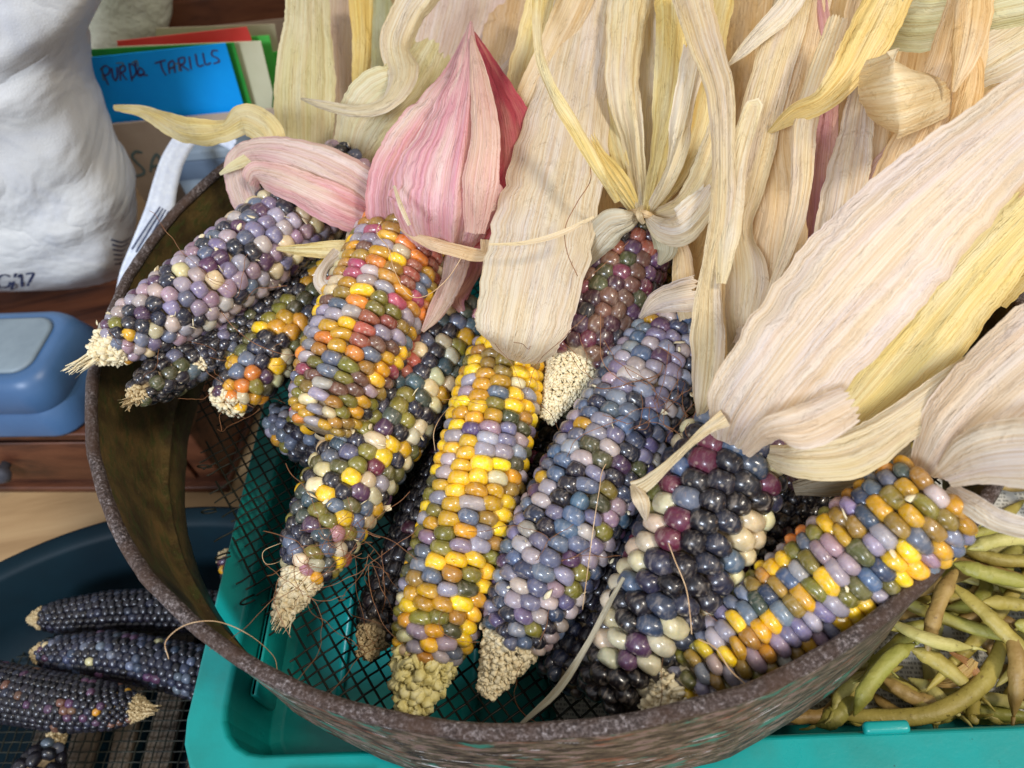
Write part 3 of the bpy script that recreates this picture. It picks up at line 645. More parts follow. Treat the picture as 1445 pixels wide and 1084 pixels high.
strokes('handwriting', Z1([[(520, 405), (500, 360), (482, 325)], [(482, 330), (505, 312), (525, 325), (520, 350), (498, 360)], [(535, 322), (540, 360), (552, 382), (563, 360), (560, 318)], [(578, 382), (572, 318)], [(572, 318), (595, 312), (598, 335), (578, 345)], [(580, 345), (608, 380)],
 [(632, 385), (618, 300)], [(616, 302), (645, 312), (652, 345), (634, 372)], [(648, 292), (652, 335), (668, 362), (690, 345), (672, 322), (662, 350), (708, 358)],
 [(742, 300), (775, 290), (792, 285)], [(768, 292), (778, 330), (796, 358)], [(812, 350), (806, 300)], [(806, 300), (830, 290), (838, 345)], [(808, 325), (836, 320)], [(868, 338), (852, 278)], [(852, 280), (880, 272), (882, 298), (862, 308)], [(866, 308), (905, 335)],
 [(915, 330), (905, 268)], [(935, 255), (948, 312), (975, 308)], [(970, 250), (984, 305), (1010, 298)], [(1042, 240), (1018, 240), (1014, 262), (1040, 276), (1048, 292), (1022, 302)]]), p0, n0, M_PEN, oc, .00055)
strokes('handwriting', Z1([[(490, 318), (494, 372), (508, 380)], [(556, 300), (590, 300), (575, 330)], [(632, 300), (655, 288), (662, 320)], [(812, 330), (850, 300), (858, 338)]]), p0, n0, M_PENG, oc, .0004)
card('dark green index card directly behind the blue one', [(128, 70), (330, 60), (356, 150), (360, 200), (150, 190)], .010, M_CG, lean=.1)
card('cream index card behind the dark green one', [(165, 66), (368, 58), (385, 130), (380, 200), (170, 190)], .014, M_CC, lean=.08)
card('red index card sticking up above the green ones', [(165, 58), (348, 38), (354, 52), (380, 190), (190, 190)], .020, M_CR, lean=.08)
card('bright green index card showing at the right behind the red one', [(185, 62), (380, 50), (388, 90), (392, 190), (190, 190)], .026, M_CG2, lean=.06)
card('beige index card at the back of the box leaning right', [(220, 40), (388, 34), (398, 110), (400, 190), (210, 190)], .045, M_CC2, lean=.05)
card('pale green index card at the very right behind the husk', [(300, 85), (398, 72), (404, 130), (400, 200), (300, 190)], .034, M_CG2, lean=.05)

# books / paper stack at the back
M_BK = [paper_mat('book_cream', 'C9C4B4', 'D4D0C2'), paper_mat('book_red', 'B98478', 'C49488'), paper_mat('book_grey', 'A8A498', 'B8B4AA')]
bk = pB+bx_*.085+by_*.19
for i, (h, z, lb, dx) in enumerate(((.018, .172, 'grey book lowest of the three stacked behind the index cards', 0), (.006, .184, 'thin reddish book in the middle of the stack behind the index cards', .003), (.022, .198, 'cream book topmost of the three stacked behind the index cards', -.002))):
    b_ = thing('book', lb, 'book', bk+bx_*dx+np.array([0, 0, z-h/2-bk[2]]), 'books stacked behind the index cards')
    mb = MB(); box(mb, bk*[1, 1, 0]+bx_*dx+[0, 0, z], .15, .10, h*.7, BA, .0008); build('pages', mb, M_BK[2 if i else 0], b_)
    for s in (-1, 1):
        mb = MB(); box(mb, bk*[1, 1, 0]+bx_*dx+[0, 0, z+s*h*.42], .154, .104, h*.13, BA, .0004); build('cover', mb, M_BK[(2, 1, 0)[i]], b_)
cr = thing('storage_crate', 'dark wooden box standing behind the cardboard box under the books', 'box', bk*[1, 1, 0])
mb = MB(); box(mb, bk*[1, 1, 0]+[0, 0, .081], .20, .12, .16, BA, .002); build('crate_body', mb, M_RED, cr)

# ------------------------------------------------------------------ woven plastic sack
m, nt, p = mat('woven_sack'); v = objco(nt, world=True); a1 = noise(nt, v, 22, 6, .6, .8); wv = noise(nt, objco(nt, (900, 900, 900), world=True), 1, 2)
c1 = ramp(nt, [(.3, lin('C6C8CC')), (.5, lin('D2D2D0')), (.7, lin('D8D8D4'))]); nt.links.new(a1, c1.inputs[0])
nt.links.new(mixc(nt, c1.outputs[0], lin('8A8270'), mr(nt, noise(nt, v, 140, 5, .7), .69, .76, 0, .6)), p.inputs['Base Color']); p.inputs['Roughness'].default_value = .42
nt.links.new(bump(nt, ridged(nt, v, 13, 4, .5, .5), .75, .016, bump(nt, wv, .35, .0005)), p.inputs['Normal']); M_SACK = m
sp0 = U(80, 428, .067); sn = by_
right = [(446, 140), (425, 158), (400, 162), (360, 166), (310, 164), (250, 130), (170, 98), (100, 84), (50, 108), (0, 132), (-80, 136), (-200, 120)]
def pillow(name, mm, label, cat, rows, left, p0, n, dth, seed, nj=40, ni=44, amp=.011):
    ys = np.array([q[0] for q in rows], float); xs = np.array([q[1] for q in rows], float); tt = np.linspace(0, 1, ni); yy = ys[0]+(ys[-1]-ys[0])*tt
    xr = np.array([np.interp(-y, -ys, xs) for y in yy]); mb = MB(); V = []
    for i in range(ni):
        e = (sin(pi*(.5*min(1, tt[i]/.12)))) if tt[i] < .12 else 1.0
        if tt[i] > .88: e = sin(pi*.5*max(0., (1-tt[i])/.12))
        a = onplane(left, yy[i], p0, n); b = onplane(xr[i], yy[i], p0, n); c = (a+b)/2; hw = np.linalg.norm(b-a)/2; ax = nrm(b-a)
        for j in range(nj):
            t_ = 2*pi*j/nj; x = np.sign(cos(t_))*abs(cos(t_))**.55*hw; d = np.sign(sin(t_))*abs(sin(t_))**.75*dth*max(e, .04)
            q = c+ax*x+n*d; wr = amp*(vnoise(x*16+seed, yy[i]*.011, seed)+.6*vnoise(x*34+yy[i]*.02, yy[i]*.03+x*20, seed+1)+.3*vnoise(x*80, yy[i]*.06, seed+2))
            V.append(q-n*wr*(1 if sin(t_) < 0 else -1)*max(e, .1))
    mb.add(V, grid_faces(ni, nj, True)+[tuple(range(nj))[::-1], tuple((ni-1)*nj+i for i in range(nj))])
    V = np.array(V); sh = n*dth*.6; mb.v[0] = mb.v[0]+sh
    return mb, sh
sack = thing('woven_sack', 'bulging white woven plastic sack with navy print standing at the left', 'sack', sp0-bx_*.1)
mb, sh = pillow('sack_body', M_SACK, '', '', right, -330, sp0, sn, .045, 4); sb = build('sack_body', mb, M_SACK, sack)
from mathutils.bvhtree import BVHTree
bvh = BVHTree.FromPolygons([tuple(q+np.array(sack.location)) for q in mb.v[0]], mb.f) if False else None
deps = None
sv = np.array([tuple(v.co) for v in sb.data.vertices])+np.array(sack.location); bvh = BVHTree.FromPolygons([tuple(q) for q in sv], [tuple(pp.vertices) for pp in sb.data.polygons])
def onsack(px, py):
    d = Vector(ray(px, py)).normalized(); h, nn, i, dist = bvh.ray_cast(Vector(CAM), d)
    return None if h is None else (np.array(h), np.array(nn))
M_NAVY = simple('navy_print', [(.3, lin('2C3554')), (.7, lin('3A4464'))], (90,)*3, .5, 0)
def stripe(name, pts, wpx, parent, mm, n=24):
    Q = []
    for a, b in catmull(np.array(pts, float), n)[:, :2]:
        h = onsack(a, b)
        if h is not None: Q.append(h)
    if len(Q) < 3: return
    P = np.array([q[0]-nrm(ray(0, 0)*0+(q[0]-CAM))*.0007 for q in Q]); T = np.gradient(P, axis=0); V = []
    for i, q in enumerate(Q):
        s_ = nrm(np.cross(T[i], q[1] if np.dot(q[1], CAM-q[0]) > 0 else -q[1])); ww = wpx/FPX*depth(P[i])/2; V += [P[i]-s_*ww, P[i]+s_*ww]
    mb = MB(); mb.add(V, grid_faces(len(Q), 2)); return build(name, mb, mm, parent)
# print: G / 1 7
for ln in ([(14, 391), (8, 388), (0, 390), (-4, 398), (0, 406), (9, 406), (14, 401), (13, 398), (7, 398)], [(16, 410), (22, 386)], [(25, 392), (30, 388), (31, 405)], [(36, 387), (47, 386), (43, 395), (39, 404)]):
    stripe('printed_letter', ln, 3.4, sack, M_NAVY)
for i in range(6): stripe('printed_stripe', [(157+i*1, 338+i*7), (172, 342+i*6), (184-i*3, 336+i*7)], 2.2, sack, M_NAVY)
# white paper bag, top
M_PB = simple('paper_bag', [(.3, lin('B8BCA4')), (.5, lin('CCCEB8')), (.7, lin('D8D8C6'))], (18,)*3, .6, .8, .006)
pbp = pB+by_*.115
mb, sh = pillow('paper_bag', M_PB, '', '', [(120, 205), (60, 228), (30, 236), (0, 234), (-60, 230), (-140, 225)], 120, pbp, by_, .02, 9, 30, 30, .010)
tag(build('paper_bag', mb, M_PB), 'crumpled pale green white paper bag standing behind the index cards', 'bag')
# white carrier strap and grey folder between the box and the sieve
M_FOLD = simple('grey_folder', [(.3, lin('7E8A94')), (.7, lin('94A0A8'))], (20,)*3, .55, .2)
fp = U(300, 240, .12)
fo = thing('grey_carton', 'plain grey carton between the cardboard box and the sieve', 'carton', fp*[1, 1, 0])
mb = MB(); box(mb, fp*[1, 1, 0]+by_*.02+[0, 0, .066], .062, .03, .132, BA, .002); build('carton_body', mb, M_FOLD, fo)
mb = MB(); box(mb, fp*[1, 1, 0]+by_*.0035+[0, 0, .119], .063, .002, .014, BA, .0006); build('carton_band', mb, simple('band', [(.3, lin('5A6A7C')), (.7, lin('6A7A8C'))], (20,)*3, .5, .1), fo)
M_STRAP = simple('white_webbing', [(.3, lin('C4CCDC')), (.7, lin('DCE2EA'))], (300,)*3, .6, .4)
def ribbon(name, pts, mm, parent=None, thick=.0008, n=50, k=8, curl=.1):
    P = np.array([U(*q[:3]) for q in pts]); Wd = [q[3]/FPX*depth(a) for q, a in zip(pts, P)]; Q = catmull(np.c_[P, Wd], n); P = Q[:, :3]; T = np.gradient(P, axis=0); mb = MB(); V = []
    for i in range(n):
        t_ = nrm(T[i]); vd = nrm(CAM-P[i]); s_ = nrm(np.cross(t_, vd)); nn = np.cross(s_, t_); w_ = Q[i, 3]
        top = [P[i]+s_*x*w_/2+nn*(.0006*sin(x*9)-curl*w_*.5*x*x) for x in np.linspace(-1, 1, k)]; V += top+[q-nn*thick for q in top[::-1]]
    mb.add(V, grid_faces(n, 2*k, True)+[tuple(range(2*k))[::-1], tuple((n-1)*2*k+i for i in range(2*k))]); return build(name, mb, mm, parent)
cbg = thing('carrier_bag', 'white bag with broad webbing strap and fine blue stripes beside the sieve', 'bag', U(225, 330, .10)*[1, 1, 0])
ribbon('strap', [(330, 205, .15, 16), (300, 190, .151, 20), (268, 192, .152, 26), (246, 222, .15, 29), (234, 258, .146, 32), (224, 300, .14, 36), (205, 345, .13, 34), (185, 390, .115, 30), (175, 430, .1, 24)], M_STRAP, cbg)
for i in range(5): ribbon('blue_stripe', [(232+i*4-6, 292+i*2, .1442, 2.2), (214+i*5-6, 318+i*3, .139, 2.4), (192+i*6-6, 352+i*4, .1315, 2.6)], M_NAVY, cbg, .0002, 16, 3, 0)

# ================================================================== EARS OF CORN
M_TIPY = simple('cob_tip_yellow', [(.3, lin('BFAE62')), (.5, lin('DCCF8C')), (.75, lin('ECE4B8'))], (300,)*3, .6, .4, .0005)
G = 'ears of coloured corn in the sieve'
def pal(**k): return {a: (b if isinstance(b, tuple) else (b, b)) for a, b in k.items()}
e1_ = ear('C1', 'mauve and cream speckled ear at far left with its tip over the sieve rim', [(160, 487, .208), (320, 383, .206), (500, 245, .198)],
 [(0, 62), (.08, 88), (.25, 112), (.5, 126), (.8, 130), (1, 128)], 24, 20, pal(mauve=4, pearl=4.5, lav=3, slate=2, navy=1.6, plum=1.6, ink=1.4, cream=(4, 1.8), gold=.5, olive=.4, lav2=2.4), tip=32, tipw=.75, tassel=42, jit=.22, chaff=45, nsilk=3, seed=3)
ear('C3', 'black ear with a small brown tip lowest at the left wall of the sieve', [(196, 556, .196), (270, 505, .188), (370, 430, .182)], [(0, 40), (.15, 66), (.5, 80), (1, 84)], 22, 21, pal(black=6, ink=3, slate=.5, dolive=.5), tip=14, tassel=20, tipmat=M_CHAFFG, seed=5)
ear('C2', 'near black and dark green ear with straw coloured tip just below the mauve ear', [(282, 512, .190), (360, 455, .183), (500, 360, .175)], [(0, 34), (.1, 56), (.4, 78), (1, 92)], 19, 17, pal(navy=(5, 3), ink=3, black=3, dolive=(1, 4), olive=(.3, 1.5), lav2=(1, 0), slate=(1, .4)), tip=12, tassel=32, nsilk=3, seed=8)
ear('C17', 'dark blue and olive ear mostly hidden under the orange ear at the left', [(385, 590, .150), (450, 625, .148), (560, 655, .146)], [(0, 50), (.3, 78), (1, 84)], 20, 18, pal(slate=3, navy=3, olive=1, gold=.8, ink=3, lav=1), seed=9)
ear('C4', 'small dark ear with a cluster of bright yellow kernels near its tip', [(322, 566, .178), (385, 495, .178), (475, 405, .176)], [(0, 56), (.12, 78), (.4, 96), (1, 100)], 24, 20, pal(yellow=(3, .5), gold=(1.2, .6), ink=3, slate=(2, 1.6), olive=(1, 2.4), moss=(.6, 2), dolive=2, plum=(1, .3), cream=(1, .3), navy=2.4, orange=(.4, .1)), tip=16, tipw=.8, nsilk=16, silklen=.022, jit=.15, cluster=.3, seed=11)
ear('C5', 'ear with orange, yellow and lavender grey kernels under the pink husk', [(452, 606, .188), (512, 470, .197), (590, 305, .202)], [(0, 84), (.08, 118), (.22, 144), (.5, 158), (.8, 160), (1, 150)], 29, 16, pal(gold=(2.2, 3), yellow=(1.6, 2.2), orange=(.9, 2.2), ochre=(2.5, 1), olive=(2.4, 1.4), lav=(2, 2.4), pearl=1.3, slate=(1, 1.6), rust=(1.3, 1), rose=.8, ink=.8, cream=(.5, 1.2), brown=(1.6, .2), amber=2), jit=.12, kz=14, cluster=.18, seed=12)
ear('C6', 'ear with dark green, black and cream kernels tapering to a ragged white tip', [(428, 812, .168), (505, 660, .170), (655, 440, .172)], [(0, 66), (.08, 100), (.25, 128), (.6, 140), (1, 140)], 27, 21, pal(ink=(3, 1.5), plum=(1.6, .3), navy=(1, 2), green=(1, 3.4), teal=(.5, 3.4), olive=2, cream=(3, .9), moss=1.6, yellow=(1.8, .2), white=(1.2, .2), pink=(.5, 1.3), rose=(.3, .8), maroon=(.4, .8), gold=.8, slate=(.8, 1.6), rust=(.2, .8), lav=(.8, .6)), tip=66, tipw=.66, tassel=24, nsilk=34, silklen=.03, chaff=26, jit=.12, seed=13, silkpts=[(440, 800, .19), (470, 760, .19), (430, 840, .18), (500, 740, .19), (520, 790, .17), (420, 790, .18)])
ear('C8', 'glossy black ear lying in shade left of the big yellow ear', [(530, 893, .140), (580, 790, .141), (660, 610, .143)], [(0, 66), (.12, 86), (.5, 98), (1, 100)], 23, 20, pal(black=8, ink=2, wine=.5), tip=36, tipw=.62, nsilk=14, silklen=.028, tipmat=M_CHAFFG, seed=15)
ear('C10', 'dark green and black ear deep between the yellow ear and the blue ear', [(735, 740, .137), (790, 640, .139), (860, 535, .142)], [(0, 70), (.2, 88), (1, 100)], 22, 20, pal(dolive=4, ink=4, black=3, maroon=(.2, 1.6), rose=(0, 1), gold=(0, 1.2), navy=2), seed=16)
ear('C7', 'long yellow, gold and lavender ear in the middle with a bare cream tip', [(602, 925, .152), (662, 725, .168), (718, 488, .181)], [(0, 92), (.06, 120), (.2, 138), (.5, 142), (.8, 138), (.94, 126), (1, 104)], 30, 18, pal(yellow=(4.4, 9), gold=(2.6, 3.8), amber=(1.4, 1.4), olive=(2, 2), ochre=(1.6, 1.6), lav=(3, .8), pearl=(1, .7), slate=(1.8, .8), slate2=(1, .6), dolive=(1, 1.2), cream=(.5, .9), lav2=(1.6, .2), purple=(.2, 0), mauve=(1.4, .8)), tip=84, tipw=.78, tiplump=1.5, tipmat=M_TIPY, jit=.08, nsilk=3, silklen=.04, seed=17, kz=16)
ear('C9', 'dark wine red ear with half bare whitish tip under the tied husk knot', [(812, 512, .178), (856, 425, .186), (908, 318, .197)], [(0, 112), (.12, 130), (.5, 138), (.8, 122), (1, 90)], 24, 21, pal(plum=3, wine=2.6, maroon=2.6, brown=2.2, dolive=1.1, slate=(.6, 1), rust=1.2, ink=1.4, purple=1, navy=.6), tip=92, tiplump=.7, tipw=.6, nsilk=10, silklen=.035, jit=.14, seed=18)
ear('C12', 'dark navy ear almost hidden between the blue ear and the black and white ear', [(790, 960, .138), (860, 840, .141), (985, 640, .147)], [(0, 74), (.12, 96), (1, 112)], 23, 21, pal(navy=5, dblue=3, ink=3, black=3, brown=(.6, 0), cream=(.2, 0)), seed=19)
ear('C11', 'slate blue and lavender ear with a ragged straw coloured tip right of the yellow ear', [(722, 905, .155), (815, 715, .170), (955, 465, .184)], [(0, 92), (.06, 118), (.2, 148), (.5, 158), (.8, 152), (1, 128)], 29, 20, pal(slate=3.4, lav2=(2.8, 1.6), lav=(4, 3.2), blue=(1.6, 2), dblue=1.5, pearl=(2.4, 3.6), navy=1, slate2=3.4, ink=.5, dolive=.4, olive=.3, plum=.7, mauve=1.2, gold=(.3, .5), purple=.8), tip=78, tiplump=.85, tipw=.74, nsilk=6, silklen=.04, chaff=22, jit=.13, seed=20, kz=15)
ear('C14', 'thin visible edge of a black maroon ear behind the black and white ear', [(1010, 900, .140), (1075, 780, .142), (1145, 660, .147)], [(0, 80), (.15, 104), (1, 112)], 23, 20, pal(black=6, wine=3, ink=2), seed=21)
ear('C13', 'fat ear with large blue black kernels mixed with ivory and maroon ones', [(854, 988, .150), (960, 802, .174), (1042, 620, .187)], [(0, 88), (.08, 124), (.3, 156), (.6, 174), (.85, 186), (1, 164)], 40, 28, pal(ink=(3, 2.6), navy=(2.4, 3.6), dblue=(1, 1.6), black=(2.5, 1), cream=(2.8, .9), white=(1.2, .3), maroon=(.8, 1.1), slate=(.4, 1), plum=(1, .7), blue=(.3, .9), olive=(.2, .1)), jit=.12, dark_tip=(.16, .8), seed=22, kz=23, cluster=.3)
ear('C15', 'ear of gold, olive and lavender kernels lying along the front right rim', [(960, 972, .162), (1130, 847, .176), (1326, 696, .202)], [(0, 78), (.06, 104), (.25, 142), (.6, 160), (.9, 158), (1, 138)], 36, 20, pal(gold=(2.2, 4), yellow=(2, 3), amber=(.5, .8), olive=(1.8, 2), moss=(.4, .8), ochre=(1.4, 1.4), lav=(3, .9), lav2=(1.6, .7), slate=(2.2, 1.6), pearl=(.8, .6), slate2=(1.4, 1), blue=.8, mauve=1.4, green=.8, dblue=.5, orange=.2), tip=62, tipw=.95, jit=.10, nsilk=3, silklen=.04, seed=23, kz=19, chaff=8)
ear('C16', 'end of a grey and tan ear peeping out above the pale pink husk', [(455, 240, .186), (485, 225, .190), (530, 215, .19)], [(0, 40), (.4, 58), (1, 64)], 20, 18, pal(cream=3, slate=3, lav=1, ink=1), seed=24)
ear('C18', 'grey kernelled ear hidden by husks right of the long hanging husk strip', [(1015, 500, .172), (1040, 470, .172), (1080, 430, .172)], [(0, 40), (.4, 64), (1, 64)], 22, 20, pal(slate=4, lav=2, dolive=1), seed=25)
GB = 'dark ears lying in the basin'
DK = pal(black=6, ink=6, navy=1.5)
ear('B1', 'black ear with pale tip, uppermost of the three in the basin', [(62, 872, .050), (200, 862, .050), (360, 868, .048)], [(0, 36), (.08, 50), (.3, 62), (1, 62)], 12, 11, DK, tip=22, tipw=.8, group=GB, far=True, seed=31, tipmat=M_CHAFFG)
ear('B2', 'blue black ear with scattered cream kernels, middle one in the basin', [(60, 922, .058), (180, 928, .056), (350, 965, .048)], [(0, 34), (.08, 52), (.3, 68), (1, 76)], 13, 12, pal(navy=5, dblue=2.5, ink=4, black=2, plum=1, cream=.45, slate=.8, gold=.06), cluster=.05, tip=16, tipw=.8, group=GB, far=True, seed=32, tipmat=M_CHAFFG)
ear('B3', 'dark brownish black ear with frayed tip to the right, lowest in the basin', [(190, 1000, .062), (80, 990, .062), (-60, 965, .060)], [(0, 40), (.1, 62), (.3, 78), (1, 84)], 12, 11, pal(ink=6, black=5, plum=1, navy=1, brown=.5, gold=.04), cluster=.05, tip=24, tipw=.8, tassel=16, group=GB, far=True, seed=33, tipmat=M_CHAFFG)
ear('B4', 'small loose tip of a grey kernelled ear at the bottom edge of the basin', [(78, 1045, .045), (60, 1080, .045), (30, 1130, .04)], [(0, 30), (.4, 70), (1, 80)], 22, 20, pal(slate=3, ink=4, mauve=1, brown=1), tip=24, tipw=.7, group=GB, far=True, seed=34, tipmat=M_CHAFFG)
ear('B5', 'end of a dark ear with yellowish tip in the basin behind the torn mesh', [(322, 790, .050), (350, 830, .048), (400, 900, .046)], [(0, 34), (.3, 60), (1, 66)], 15, 14, pal(plum=3, ink=4, wine=2, gold=.6), tip=16, tipw=.7, group=GB, far=True, seed=35, tipmat=M_CHAFFG)

# ================================================================== HUSKS
R = lambda k: EARS[k][0]
W_, Y_, P_ = (1, 1, 1), (1, .97, .86), (1, .94, .95)
# ---- mauve ear (C1): pale pink leaves folded over, curled yellow tip hanging over the rim
h = lambda k, pts, m='cream', **kw: husk(R(k), pts, m, **kw)
h('C1', [(545, 300, .212, 70), (470, 252, .226, 84), (400, 222, .232, 62), (352, 218, .230, 40), (338, 240, .224, 42), (348, 280, .214, 46), (362, 305, .208, 30)], 'palepink', curl=.35, pleat=.06, n=90)
h('C1', [(540, 318, .208, 50), (470, 288, .222, 60), (405, 258, .228, 48), (362, 246, .226, 36), (352, 262, .22, 22)], 'pink', tint=(1.05, 1.08, 1.05), curl=.3)
h('C1', [(160, 152, .216, 8), (205, 158, .219, 20, 20), (262, 186, .222, 40, -30), (312, 184, .226, 34, 30), (345, 168, .232, 44, 10), (378, 190, .23, 48, -25), (372, 225, .222, 40, -10)], 'yellow', tint=(.93, .90, .84), curl=.25, n=90)
h('C1', [(310, 246, .226, 4), (330, 234, .228, 13), (356, 222, .228, 18)], 'green')
h('C1', [(560, 330, .20, 90), (600, 300, .21, 110), (540, 260, .205, 90), (480, 200, .20, 70)], 'white', tint=(.9, .85, .85))
# ---- small ear strips beside C5
h('C2', [(390, 351, .212, 5), (430, 352, .214, 20, 20), (470, 352, .212, 26), (510, 350, .206, 26)], 'yellow', curl=.25)
h('C2', [(480, 356, .213, 22), (462, 375, .214, 22, 50), (455, 395, .213, 26, 20), (468, 412, .210, 30, -40), (448, 408, .211, 6)], 'white', curl=.3, tint=(.95, .95, .92))
# ---- pale leaves behind, top left (ear C16)
h('C16', [(432, 245, .196, 62), (430, 190, .208, 80), (430, 110, .222, 84, 6), (434, 40, .236, 66), (434, -40, .25, 58)], 'green', tint=(.97, .92, .84), curl=.12)
h('C16', [(500, 230, .188, 60), (494, 150, .20, 62), (492, 60, .215, 62), (494, -40, .23, 66)], 'lav', tint=(.95, .90, .85))
h('C16', [(508, 120, .215, 26, 20), (512, 50, .228, 30, -20), (508, -30, .242, 40)], 'yellow', tint=(.95, .86, .62), curl=.3)
h('C16', [(540, 160, .18, 50), (536, 60, .19, 44), (536, -40, .20, 50)], 'green', tint=(.86, .95, .95))
h('C16', [(515, 255, .196, 50), (512, 215, .212, 92), (540, 165, .226, 118, -8), (585, 125, .232, 96, -20), (620, 60, .235, 70)], 'green', tint=(1, .97, .93), curl=.4, pleat=.03)
h('C16', [(424, 139, .234, 3), (455, 148, .236, 13), (505, 156, .238, 19, 20), (548, 142, .24, 28, 35), (568, 105, .242, 44, 10), (562, 60, .244, 52, -25), (580, 15, .25, 48, -10), (612, -30, .256, 52)], 'cream', curl=.35, n=100, pleat=.06)
h('C16', [(590, 240, .19, 90), (625, 120, .205, 120), (655, 20, .22, 140), (665, -50, .23, 150)], 'lav', tint=(.98, .95, .97), curl=.1)
# ---- pink husk (C5)
h('C5', [(655, 352, .205, 80), (690, 300, .218, 108, 12), (712, 240, .228, 108, 22), (708, 170, .236, 78, 25), (688, 105, .244, 42, 15), (666, 45, .252, 9)], 'rose', curl=.42, pleat=.07)
h('C5', [(588, 335, .209, 84), (566, 285, .224, 100, -15), (590, 225, .236, 108, -12), (622, 165, .244, 86, -8), (648, 105, .250, 50), (662, 42, .256, 7)], 'pink', tint=(1.04, 1.06, 1.05), curl=.45, pleat=.06)
h('C5', [(628, 354, .211, 118), (628, 305, .232, 172), (634, 245, .243, 164), (648, 180, .250, 112), (659, 110, .256, 56), (664, 30, .262, 6)], 'pink', tint=(1.08, 1.12, 1.16), curl=.42, pleat=.07, fold=.3)
h('C5', [(670, 330, .226, 30), (676, 260, .243, 52, 12), (684, 190, .252, 44, 10), (676, 110, .258, 28), (665, 50, .262, 5)], 'palepink', tint=(.98, .9, .84), curl=.3, pleat=.1)
h('C5', [(532, 290, .222, 7), (527, 262, .226, 22, 20), (542, 222, .232, 14), (560, 195, .236, 5)], 'rose', tint=(1.05, .55, .65))
h('C5', [(565, 322, .222, 5), (600, 340, .221, 16), (640, 352, .220, 20, 20), (682, 360, .218, 18), (684, 338, .224, 12)], 'tan', tint=(1, .96, .95))
h('C5', [(556, 262, .243, 4), (566, 292, .243, 7), (578, 318, .240, 5)], 'cream')
h('C5', [(552, 300, .205, 44), (515, 325, .206, 40, 15), (500, 365, .205, 36, 10), (478, 402, .203, 14)], 'white', tint=(.92, .92, .90), curl=.3)
h('C5', [(648, 350, .204, 40), (636, 395, .203, 36, -30), (615, 440, .200, 24), (596, 468, .197, 5)], 'palepink', tint=(.86, .82, .78), curl=.35)
h('C5', [(676, 350, .198, 40), (666, 390, .196, 30, 40), (645, 420, .194, 26, -20), (652, 440, .19, 10)], 'mauve', tint=(1.05, 1, 1.05), curl=.3)
# ---- broad white leaf of the yellow ear (C7)
h('C7', [(735, 320, .205, 120), (760, 220, .216, 130), (775, 110, .228, 120), (800, 0, .245, 110), (812, -50, .25, 100)], 'yellow', tint=(.98, .93, .84), curl=.1)
h('C7', [(712, 260, .216, 60), (735, 170, .232, 50, 15), (775, 80, .246, 44, -15), (812, 0, .256, 50), (830, -50, .26, 50)], 'tan', curl=.25)
h('C7', [(722, 508, .194, 60), (727, 494, .207, 112), (733, 470, .215, 134), (744, 420, .221, 146), (768, 320, .228, 150), (792, 215, .234, 138), (812, 110, .242, 112), (830, 20, .25, 100), (842, -50, .258, 96)], 'white', tint=(1.03, 1.01, .93), curl=.22, pleat=.020, M=40)
h('C7', [(762, -30, .27, 22), (760, 60, .266, 15, 30), (775, 120, .262, 17, -30), (808, 175, .256, 22, 20), (845, 240, .248, 16, -10), (872, 285, .235, 10)], 'yellow', curl=.35)
h('C7', [(700, 120, .22, 24), (735, 80, .228, 34, 25), (765, 30, .236, 44, -20), (778, -40, .245, 50)], 'lav', curl=.3)
h('C7', [(700, 200, .20, 80), (730, 90, .208, 110), (760, -30, .218, 130)], 'tan', tint=(.92, .84, .8))
h('C7', [(690, 345, .236, 2), (740, 343, .238, 6), (790, 330, .240, 8), (838, 306, .242, 4)], 'cream', tint=(1.05, 1, .9))
h('C7', [(745, 520, .176, 14), (765, 518, .178, 20), (778, 520, .176, 12)], 'cream', tint=(.8, .7, .55))
# ---- tied husk fan (C9)
k9 = (908, 303)
fan = [([(905, 300, .214, 16), (868, 215, .226, 52, 15), (852, 110, .238, 56, -10), (866, -40, .252, 66)], 'yellow', W_),
 ([(905, 302, .216, 12), (893, 200, .230, 40, 30), (880, 110, .244, 50, -20), (893, -40, .258, 70)], 'cream', Y_),
 ([(908, 300, .214, 12), (914, 190, .224, 50, -20), (922, 80, .236, 62, 10), (920, -40, .248, 80)], 'cream', W_),
 ([(912, 302, .218, 12), (934, 200, .232, 38, 25), (948, 100, .246, 48, -25), (955, -40, .260, 62)], 'yellow', Y_),
 ([(916, 303, .215, 15), (956, 225, .228, 56, -10), (984, 120, .240, 58, 15), (1010, -30, .255, 60)], 'yellow', (.98, .94, .84)),
 ([(914, 302, .217, 12), (948, 235, .234, 30, 40), (966, 150, .246, 34, -20), (985, 60, .258, 40)], 'cream', W_),
 ([(900, 303, .214, 14), (872, 258, .224, 34, 25), (842, 215, .230, 22, -20), (815, 160, .236, 18)], 'yellow', Y_),
 ([(920, 306, .215, 18), (968, 290, .228, 44, 10), (1002, 240, .236, 50, -10), (1024, 170, .244, 44)], 'cream', Y_)]
for i, (p_, m_, t_) in enumerate(fan): h('C9', p_, m_, tint=t_, curl=.35, pleat=.13, seed=40+i)
h('C9', [(902, 302, .219, 14), (888, 312, .222, 34, 20), (862, 322, .221, 52, 15), (842, 344, .216, 44), (826, 378, .205, 8)], 'grey', curl=.35, pleat=.07)
h('C9', [(912, 306, .221, 14), (934, 322, .224, 40), (962, 322, .229, 56, -10), (992, 292, .234, 50, -20), (1008, 262, .238, 30)], 'cream', curl=.45, pleat=.07)
h('C9', [(916, 314, .219, 10), (934, 334, .219, 34), (940, 354, .216, 34), (930, 374, .210, 6)], 'grey', tint=(.95, .96, .88), curl=.4)
h('C9', [(884, 300, .218, 6), (898, 299, .222, 12, 20), (912, 304, .223, 13, -20), (926, 308, .219, 7)], 'tan', tint=(.95, .9, .8), curl=.5, pleat=.14, n=40)
